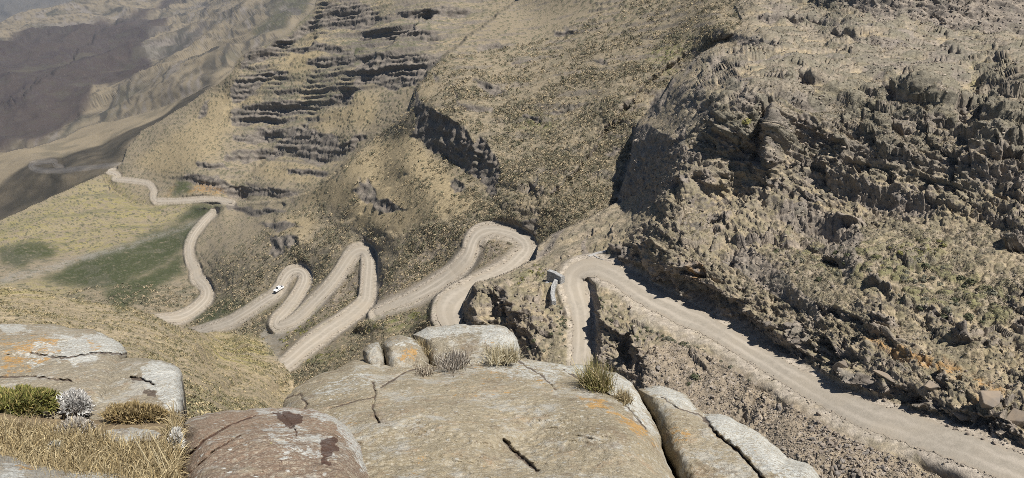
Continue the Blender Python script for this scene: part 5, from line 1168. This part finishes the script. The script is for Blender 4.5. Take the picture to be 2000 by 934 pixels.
# the rest of the scrub, beyond counting
lowb = []
for s in range(5):
    V, Q, _ = shrub_mesh(900 + s, [(1, 1, 1)], 16); o = mesh_np('tuft', V * np.array([0.9, 0.9, 1.0]), Q, M_LEAF); lowb.append(o.data); bpy.data.objects.remove(o)
def scrub(name, wmap, n, smin, smax, cols, label, cat='scrub'):
    wf = np.where((ROADM < 0.3) & (UU > -60) & (UU < 2060) & (VV > -40) & (VV < 980), np.maximum(wmap, 0), 0).ravel().astype(float)
    sel = rng.choice(NV * NU, n, p=wf / wf.sum(), replace=False)
    j, i = np.unravel_index(sel, (NV, NU))
    merged_scatter(name, Pd[j, i] - Ns[j, i] * 0.05, rng.uniform(smin, smax, n) * np.clip(D[j, i] / 160, 0.8, 2.2), lowb, M_LEAF, cols, label, cat)
scrub('heath_scrub', isLN * (1 - CLIFF) * (1 - 0.75 * Z_scree) * (1 - rk) * (0.3 + Z_clump + Z_shrub + 1.3 * (VV < 300)) * (0.2 + sstep(-0.15, 0.4, n_a + 0.6 * n_b)), 20000, 0.18, 0.46, [(0.155,0.142,0.105),(0.115,0.108,0.08),(0.24,0.20,0.14),(0.31,0.255,0.175)], 'low grey-green heath scrub covering the rocky right-hand hillside')
scrub('grass_tussocks', isL0 * (1 - CLIFF) * (1 - 0.8 * Z_smooth) * (1 - Z_gravel) * np.clip(1.2 - D / 600, 0.04, 1) * (D < 430) * (0.15 + sstep(-0.15, 0.45, n_a + 0.6 * n_b)), 26000, 0.22, 0.85, [(0.15,0.138,0.092),(0.28,0.23,0.145),(0.33,0.268,0.175),(0.095,0.094,0.06),(0.12,0.11,0.075)], 'tussocks of tan grass and low scrub covering the mountainside', 'grass')
scrub('slope_tussocks', isLF * (VV < 830) * (UU > -40) * (UU < 610) * (0.12 + sstep(-0.2, 0.4, n_a + 0.7 * n_b)), 15000, 0.25, 0.6, [(0.30,0.25,0.14),(0.36,0.29,0.17),(0.17,0.155,0.085),(0.11,0.105,0.06),(0.13,0.12,0.07)], 'tussocks of dry grass on the slope just below the left-hand rocks', 'grass')

# ------------------------------------------------------------------ walls by the hairpin
def wall_mat():
    m, nt, b = new_mat('stone_masonry'); t = NT(nt)
    v = t.voro(2.6); n = t.noise(5, 5, 0.7)
    c = t.mix(t.rng(n, 0.35, 0.65), (0.40, 0.40, 0.39), (0.29, 0.29, 0.285))
    e = t.voro(2.6, 'DISTANCE_TO_EDGE'); c = t.mix(t.rng(e, 0.0, 0.08, 0.7, 0), c, (0.16, 0.15, 0.14))
    t.link(c, b.inputs['Base Color']); t.bump(t.rng(e, 0, 0.12), 0.8, 0.08, b); return m
M_WALL = wall_mat()
def wall(name, pix, zs, width, drop, label, cat='wall', mat=None):
    zs = [ground(u, v)[0].z + z if z > -5 else z for (u, v), z in zip(pix, zs)]
    pts = [Vector([float(q) for q in unproject(u, v, z / float(zr(v)))]) for (u, v), z in zip(pix, zs)]
    bm = bmesh.new(); rows = []
    # resample
    P_ = []
    for a, b_ in zip(pts[:-1], pts[1:]):
        k = max(2, int((b_ - a).length / 0.5)); P_ += [a.lerp(b_, i / k) for i in range(k)]
    P_.append(pts[-1])
    for i, p in enumerate(P_):
        t_ = (P_[min(i + 1, len(P_) - 1)] - P_[max(i - 1, 0)]); t_.z = 0; t_.normalize(); s_ = Vector((-t_.y, t_.x, 0))
        j = lambda a: random.uniform(-a, a)
        w_ = width / 2
        rows.append([bm.verts.new(p + s_ * (-w_ * 1.25 + j(.05)) + Vector((0, 0, -drop))), bm.verts.new(p + s_ * (-w_ + j(.04)) + Vector((0, 0, -0.08))), bm.verts.new(p + s_ * (-w_ * 0.85) + Vector((0, 0, j(.05)))),
                     bm.verts.new(p + s_ * (w_ * 0.85) + Vector((0, 0, j(.05)))), bm.verts.new(p + s_ * (w_ + j(.04)) + Vector((0, 0, -0.08))), bm.verts.new(p + s_ * (w_ * 1.25 + j(.05)) + Vector((0, 0, -drop)))])
    for a, b_ in zip(rows[:-1], rows[1:]):
        for k in range(5): bm.faces.new((a[k], b_[k], b_[k + 1], a[k + 1]))
        bm.faces.new((a[5], b_[5], b_[0], a[0]))
    bm.faces.new(rows[0]); bm.faces.new(rows[-1][::-1])
    o = bm_obj(name, bm, mat or M_WALL); tag(o, label, cat); return o
wall('stone_wall', [(1088,543),(1081,556),(1079,570),(1082,588)], [-67.9,-68.2,-68.6,-69.1], 0.85, 4.0, 'grey stone retaining wall running towards the viewer beside the hairpin')
wall('stone_wall', [(1071,527),(1083,531),(1099,540)], [-67.2,-67.1,-67.0], 0.95, 4.5, 'short grey stone wall set crosswise above the longer wall at the hairpin')
wall('stone_block', [(1066,553),(1078,549)], [-69.6,-69.3], 1.1, 2.5, 'square stone block below the gap between the two hairpin walls', 'block')
M_CONC = simple_mat('pale_concrete', (0.36, 0.35, 0.33), (0.28, 0.27, 0.26), 2.0, bump=0.3)
wall('culvert_kerb', [(1160,498),(1170,504),(1179,507)], [0.16,0.16,0.16], 0.3, 1.2, 'thin pale concrete kerb behind the top of the hairpin', 'kerb', M_CONC)
wall('culvert_slab', [(1150,500),(1166,494),(1184,490)], [0.12,0.12,0.12], 0.9, 1.6, 'flat grey culvert slab between the hairpin and the shaded cutting', 'slab', M_CONC)

# ------------------------------------------------------------------ the pickup on the far loop
def paint_mat(name, col, rough=0.35, metal=0.0, spec=0.5):
    m, nt, b = new_mat(name); t = NT(nt); b.inputs['Roughness'].default_value = rough; b.inputs['Specular IOR Level'].default_value = spec; b.inputs['Metallic'].default_value = metal
    t.link(t.mix(t.rng(t.noise(3, 4, 0.6), 0.4, 0.7), col, tuple(x * 0.85 + 0.03 for x in col)), b.inputs['Base Color']); return m
M_WHITE = paint_mat('white_paint', (0.78, 0.79, 0.80)); M_GLASS = paint_mat('dark_glass', (0.02, 0.025, 0.03), 0.1); M_TYRE = paint_mat('tyre_rubber', (0.03, 0.03, 0.03), 0.8)
M_RIM = paint_mat('wheel_metal', (0.45, 0.45, 0.46), 0.4, 0.6); M_BLACK = paint_mat('black_plastic', (0.03, 0.03, 0.032), 0.6); M_LAMP = paint_mat('lamp_glass', (0.75, 0.75, 0.72), 0.15); M_REDL = paint_mat('tail_glass', (0.35, 0.02, 0.02), 0.2)
def loft(name, secs, mat, parent, bev=0.0):
    """sections (x, half width bottom, half width top, z0, z1) lofted into a closed body"""
    bm = bmesh.new(); rows = []
    for x, wb, wt, z0, z1 in secs:
        rows.append([bm.verts.new((x, -wb, z0)), bm.verts.new((x, -wb * 1.0, z0 + (z1 - z0) * 0.55)), bm.verts.new((x, -wt, z1)), bm.verts.new((x, wt, z1)), bm.verts.new((x, wb, z0 + (z1 - z0) * 0.55)), bm.verts.new((x, wb, z0))])
    for a, b_ in zip(rows[:-1], rows[1:]):
        for k in range(6): bm.faces.new((a[k], a[(k + 1) % 6], b_[(k + 1) % 6], b_[k]))
    bm.faces.new(rows[0][::-1]); bm.faces.new(rows[-1])
    if bev: bmesh.ops.bevel(bm, geom=bm.edges[:], offset=bev, segments=2, affect='EDGES', profile=0.6)
    return bm_obj(name, bm, mat, parent)
def box(name, c, s, mat, parent, bev=0.02):
    bm = bmesh.new(); bmesh.ops.create_cube(bm, size=1.0, matrix=Matrix.Translation(c) @ Matrix.Diagonal((*s, 1)))
    if bev: bmesh.ops.bevel(bm, geom=bm.edges[:], offset=bev, segments=2, affect='EDGES')
    return bm_obj(name, bm, mat, parent)
def poly_panel(name, pts, mat, parent, th=0.012):
    bm = bmesh.new(); vs_ = [bm.verts.new(p) for p in pts]; f = bm.faces.new(vs_); bm.normal_update(); nn = f.normal.copy()
    r_ = bmesh.ops.extrude_face_region(bm, geom=[f]); bmesh.ops.translate(bm, verts=[g for g in r_['geom'] if isinstance(g, bmesh.types.BMVert)], vec=nn * th)
    return bm_obj(name, bm, mat, parent)
(u0_, v0_) = (544.5, 567.5); z0_ = -156.1
px, py, pz = [float(q) for q in unproject(u0_, v0_, z0_ / float(zr(v0_)))]
v1_ = 577.0; z1_ = -156.9; qx, qy, _ = [float(q) for q in unproject(534.0, v1_, z1_ / float(zr(v1_)))]
truck = empty('pickup_truck', (px, py, z0_ + 0.17), math.atan2(qy - py, qx - px))
tag(truck, 'white double-cab pickup driving down the hairpin road, the only vehicle in sight', 'pickup truck')
loft('body', [(2.62,0.80,0.74,0.48,0.86),(2.45,0.91,0.85,0.40,1.02),(1.3,0.93,0.87,0.36,1.12),(-2.45,0.93,0.89,0.40,1.10),(-2.6,0.90,0.87,0.48,1.08)], M_WHITE, truck, 0.03)
loft('cab', [(1.25,0.82,0.80,1.10,1.13),(0.45,0.82,0.68,1.10,1.78),(-0.85,0.82,0.68,1.10,1.80),(-1.05,0.82,0.70,1.10,1.25)], M_WHITE, truck, 0.025)
poly_panel('windscreen', [(1.17,-0.70,1.20),(1.17,0.70,1.20),(0.50,0.60,1.76),(0.50,-0.60,1.76)], M_GLASS, truck, 0.02)
poly_panel('rear_window', [(-1.07,0.62,1.25),(-1.07,-0.62,1.25),(-0.90,-0.58,1.72),(-0.90,0.58,1.72)], M_GLASS, truck, -0.02)
for s in (-1, 1):
    for (a0, a1, b0, b1) in ((1.0, -0.02, 0.42, -0.02), (-0.10, -0.85, -0.10, -0.78)):
        poly_panel('side_window', [(a0, s * 0.822, 1.16), (a1, s * 0.822, 1.16), (b1, s * 0.722, 1.68), (b0, s * 0.722, 1.68)], M_GLASS, truck, 0.016 * s)
    box('headlight', (2.47, s * 0.68, 0.86), (0.16, 0.34, 0.16), M_LAMP, truck); box('tail_light', (-2.57, s * 0.80, 0.88), (0.08, 0.14, 0.34), M_REDL, truck)
    mr = box('mirror', (0.95, s * 1.0, 1.22), (0.12, 0.2, 0.16), M_BLACK, truck)
    box('door', (0.45, s * 0.935, 0.78), (1.0, 0.025, 0.6), M_WHITE, truck, 0.01); box('door', (-0.55, s * 0.935, 0.78), (0.8, 0.025, 0.6), M_WHITE, truck, 0.01)
    for x in (1.65, -1.55):
        w_ = empty('wheel', (x, s * 0.80, 0.38)); w_.parent = truck
        bm = bmesh.new(); bmesh.ops.create_cone(bm, cap_ends=True, segments=28, radius1=0.38, radius2=0.38, depth=0.25, matrix=Matrix.Rotation(math.pi / 2, 4, 'X')); bmesh.ops.bevel(bm, geom=[e for e in bm.edges if e.calc_length() < 0.2], offset=0.04, segments=2, affect='EDGES'); bm_obj('tyre', bm, M_TYRE, w_)
        bm = bmesh.new(); bmesh.ops.create_cone(bm, cap_ends=True, segments=20, radius1=0.23, radius2=0.20, depth=0.03, matrix=Matrix.Translation((0, s * 0.135, 0)) @ Matrix.Rotation(math.pi / 2, 4, 'X')); bm_obj('rim', bm, M_RIM, w_)
box('bumper', (2.62, 0, 0.55), (0.16, 1.7, 0.26), M_BLACK, truck, 0.04); box('grille', (2.60, 0, 0.80), (0.08, 0.95, 0.20), M_BLACK, truck); box('rear_bumper', (-2.66, 0, 0.55), (0.14, 1.6, 0.18), M_RIM, truck, 0.03)
box('load_bed', (-1.78, 0, 1.105), (1.4, 1.5, 0.03), M_BLACK, truck, 0.005)
box('tailgate', (-2.62, 0, 0.92), (0.05, 1.45, 0.36), M_WHITE, truck)


# ------------------------------------------------------------------ light, air, camera
wd = bpy.data.worlds.new('World'); scene.world = wd; wd.use_nodes = True
nt = wd.node_tree; bg = nt.nodes['Background']
sky = nt.nodes.new('ShaderNodeTexSky'); sky.sky_type = 'NISHITA'; sky.sun_disc = False
sky.sun_elevation = SUN_EL; sky.sun_rotation = SUN_AZ; sky.altitude = 2800.0; sky.air_density = 1.0; sky.dust_density = 0.6
nt.links.new(sky.outputs[0], bg.inputs[0]); bg.inputs[1].default_value = 0.05
sl = bpy.data.lights.new('sun', 'SUN'); sl.energy = 4.6; sl.angle = math.radians(0.55); sl.color = (1.0, 0.955, 0.88)
so = bpy.data.objects.new('sun', sl); COL.objects.link(so)
so.rotation_euler = Vector((-SUN[0], -SUN[1], -SUN[2])).to_track_quat('-Z', 'Y').to_euler()

# pale air between here and the far valley
def haze():
    m = bpy.data.materials.new('air'); m.use_nodes = True; t_ = m.node_tree; t_.nodes.clear()
    out = t_.nodes.new('ShaderNodeOutputMaterial'); v_ = t_.nodes.new('ShaderNodeVolumePrincipled')
    v_.inputs['Color'].default_value = (0.68, 0.80, 1.0, 1); v_.inputs['Density'].default_value = 0.00004; v_.inputs['Anisotropy'].default_value = 0.2
    t_.links.new(v_.outputs[0], out.inputs['Volume'])
    bm = bmesh.new(); lo = Vector((-9500, -400, float(Pd[..., 2].min()) - 1.0)); hi = Vector((9500, 13500, 25.0))
    bmesh.ops.create_cube(bm, size=1.0, matrix=Matrix.Translation((lo + hi) / 2) @ Matrix.Diagonal((*(hi - lo), 1)))
    o = bm_obj('haze', bm, m); tag(o, 'pale haze over the valley', 'haze', kind='stuff')
haze()
# clouds above the far slopes, out of the picture, whose shadows lie on the spur and the valley
def cloud(pix, zc, puff, seed):
    r_ = random.Random(seed); bm = bmesh.new()
    pts = []
    for u, v, d in pix:
        p = Vector([float(q) for q in unproject(u, v, d)]); s_ = (zc - p.z) / SUN[2]; pts.append(Vector((p.x + SUN[0] * s_, p.y + SUN[1] * s_, zc)))
    n_ = len(pts); poly = [(p.x, p.y) for p in pts]; lo = Vector((min(p[0] for p in poly), min(p[1] for p in poly))); hi = Vector((max(p[0] for p in poly), max(p[1] for p in poly)))
    st = puff * 0.6; x = lo.x
    while x < hi.x:
        y = lo.y
        while y < hi.y:
            q = (x + r_.uniform(-.3, .3) * st, y + r_.uniform(-.3, .3) * st)
            if in_poly(np.array([q[0]]), np.array([q[1]]), poly)[0]:
                s = puff * r_.uniform(0.55, 0.95)
                bmesh.ops.create_icosphere(bm, subdivisions=2, radius=1.0, matrix=Matrix.Translation((q[0], q[1], zc + r_.uniform(0, .5) * puff)) @ Matrix.Diagonal((s, s, s * 0.7, 1)))
            y += st
        x += st
    m = simple_mat('cloud_white', (0.85, 0.86, 0.88), (0.78, 0.79, 0.81), 0.004)
    t_ = m.node_tree; pr = [n for n in t_.nodes if n.type == 'BSDF_PRINCIPLED'][0]; pr.inputs['Alpha'].default_value = 0.12      # thin cloud: some sunlight comes through
    o = bm_obj('cloud', bm, m, smooth=True); return o
tag(cloud([(436,150,1230),(345,180,1080),(276,232,1050),(197,262,1040),(162,288,1040),(113,312,1030),(64,318,990),(30,355,980),(-20,384,960),(-60,430,800),(40,414,790),(100,388,800),(160,362,840),(207,342,900),(235,322,915),(246,294,960),(276,260,980),(310,242,990),(355,216,1010),(400,184,1080)], 700.0, 11.0, 3), 'long white cloud high above the shaded spur', 'cloud', kind='structure')

cam = bpy.data.cameras.new('camera'); cam.sensor_width = 36.0; cam.lens = 36.0 * FPX / 2000.0
cam.clip_start = 0.05; cam.clip_end = 40000.0
co = bpy.data.objects.new('camera', cam); COL.objects.link(co)
co.location = (0, 0, 0); co.rotation_euler = (math.radians(90) - PITCH, 0, 0)
scene.camera = co
scene.view_settings.view_transform = 'Standard'; scene.view_settings.look = 'None'
scene.view_settings.exposure = 0.58; scene.view_settings.gamma = 1.0
scene.cycles.use_denoising = False
scene.cycles.filter_width = 0.85
scene.cycles.transparent_max_bounces = 48
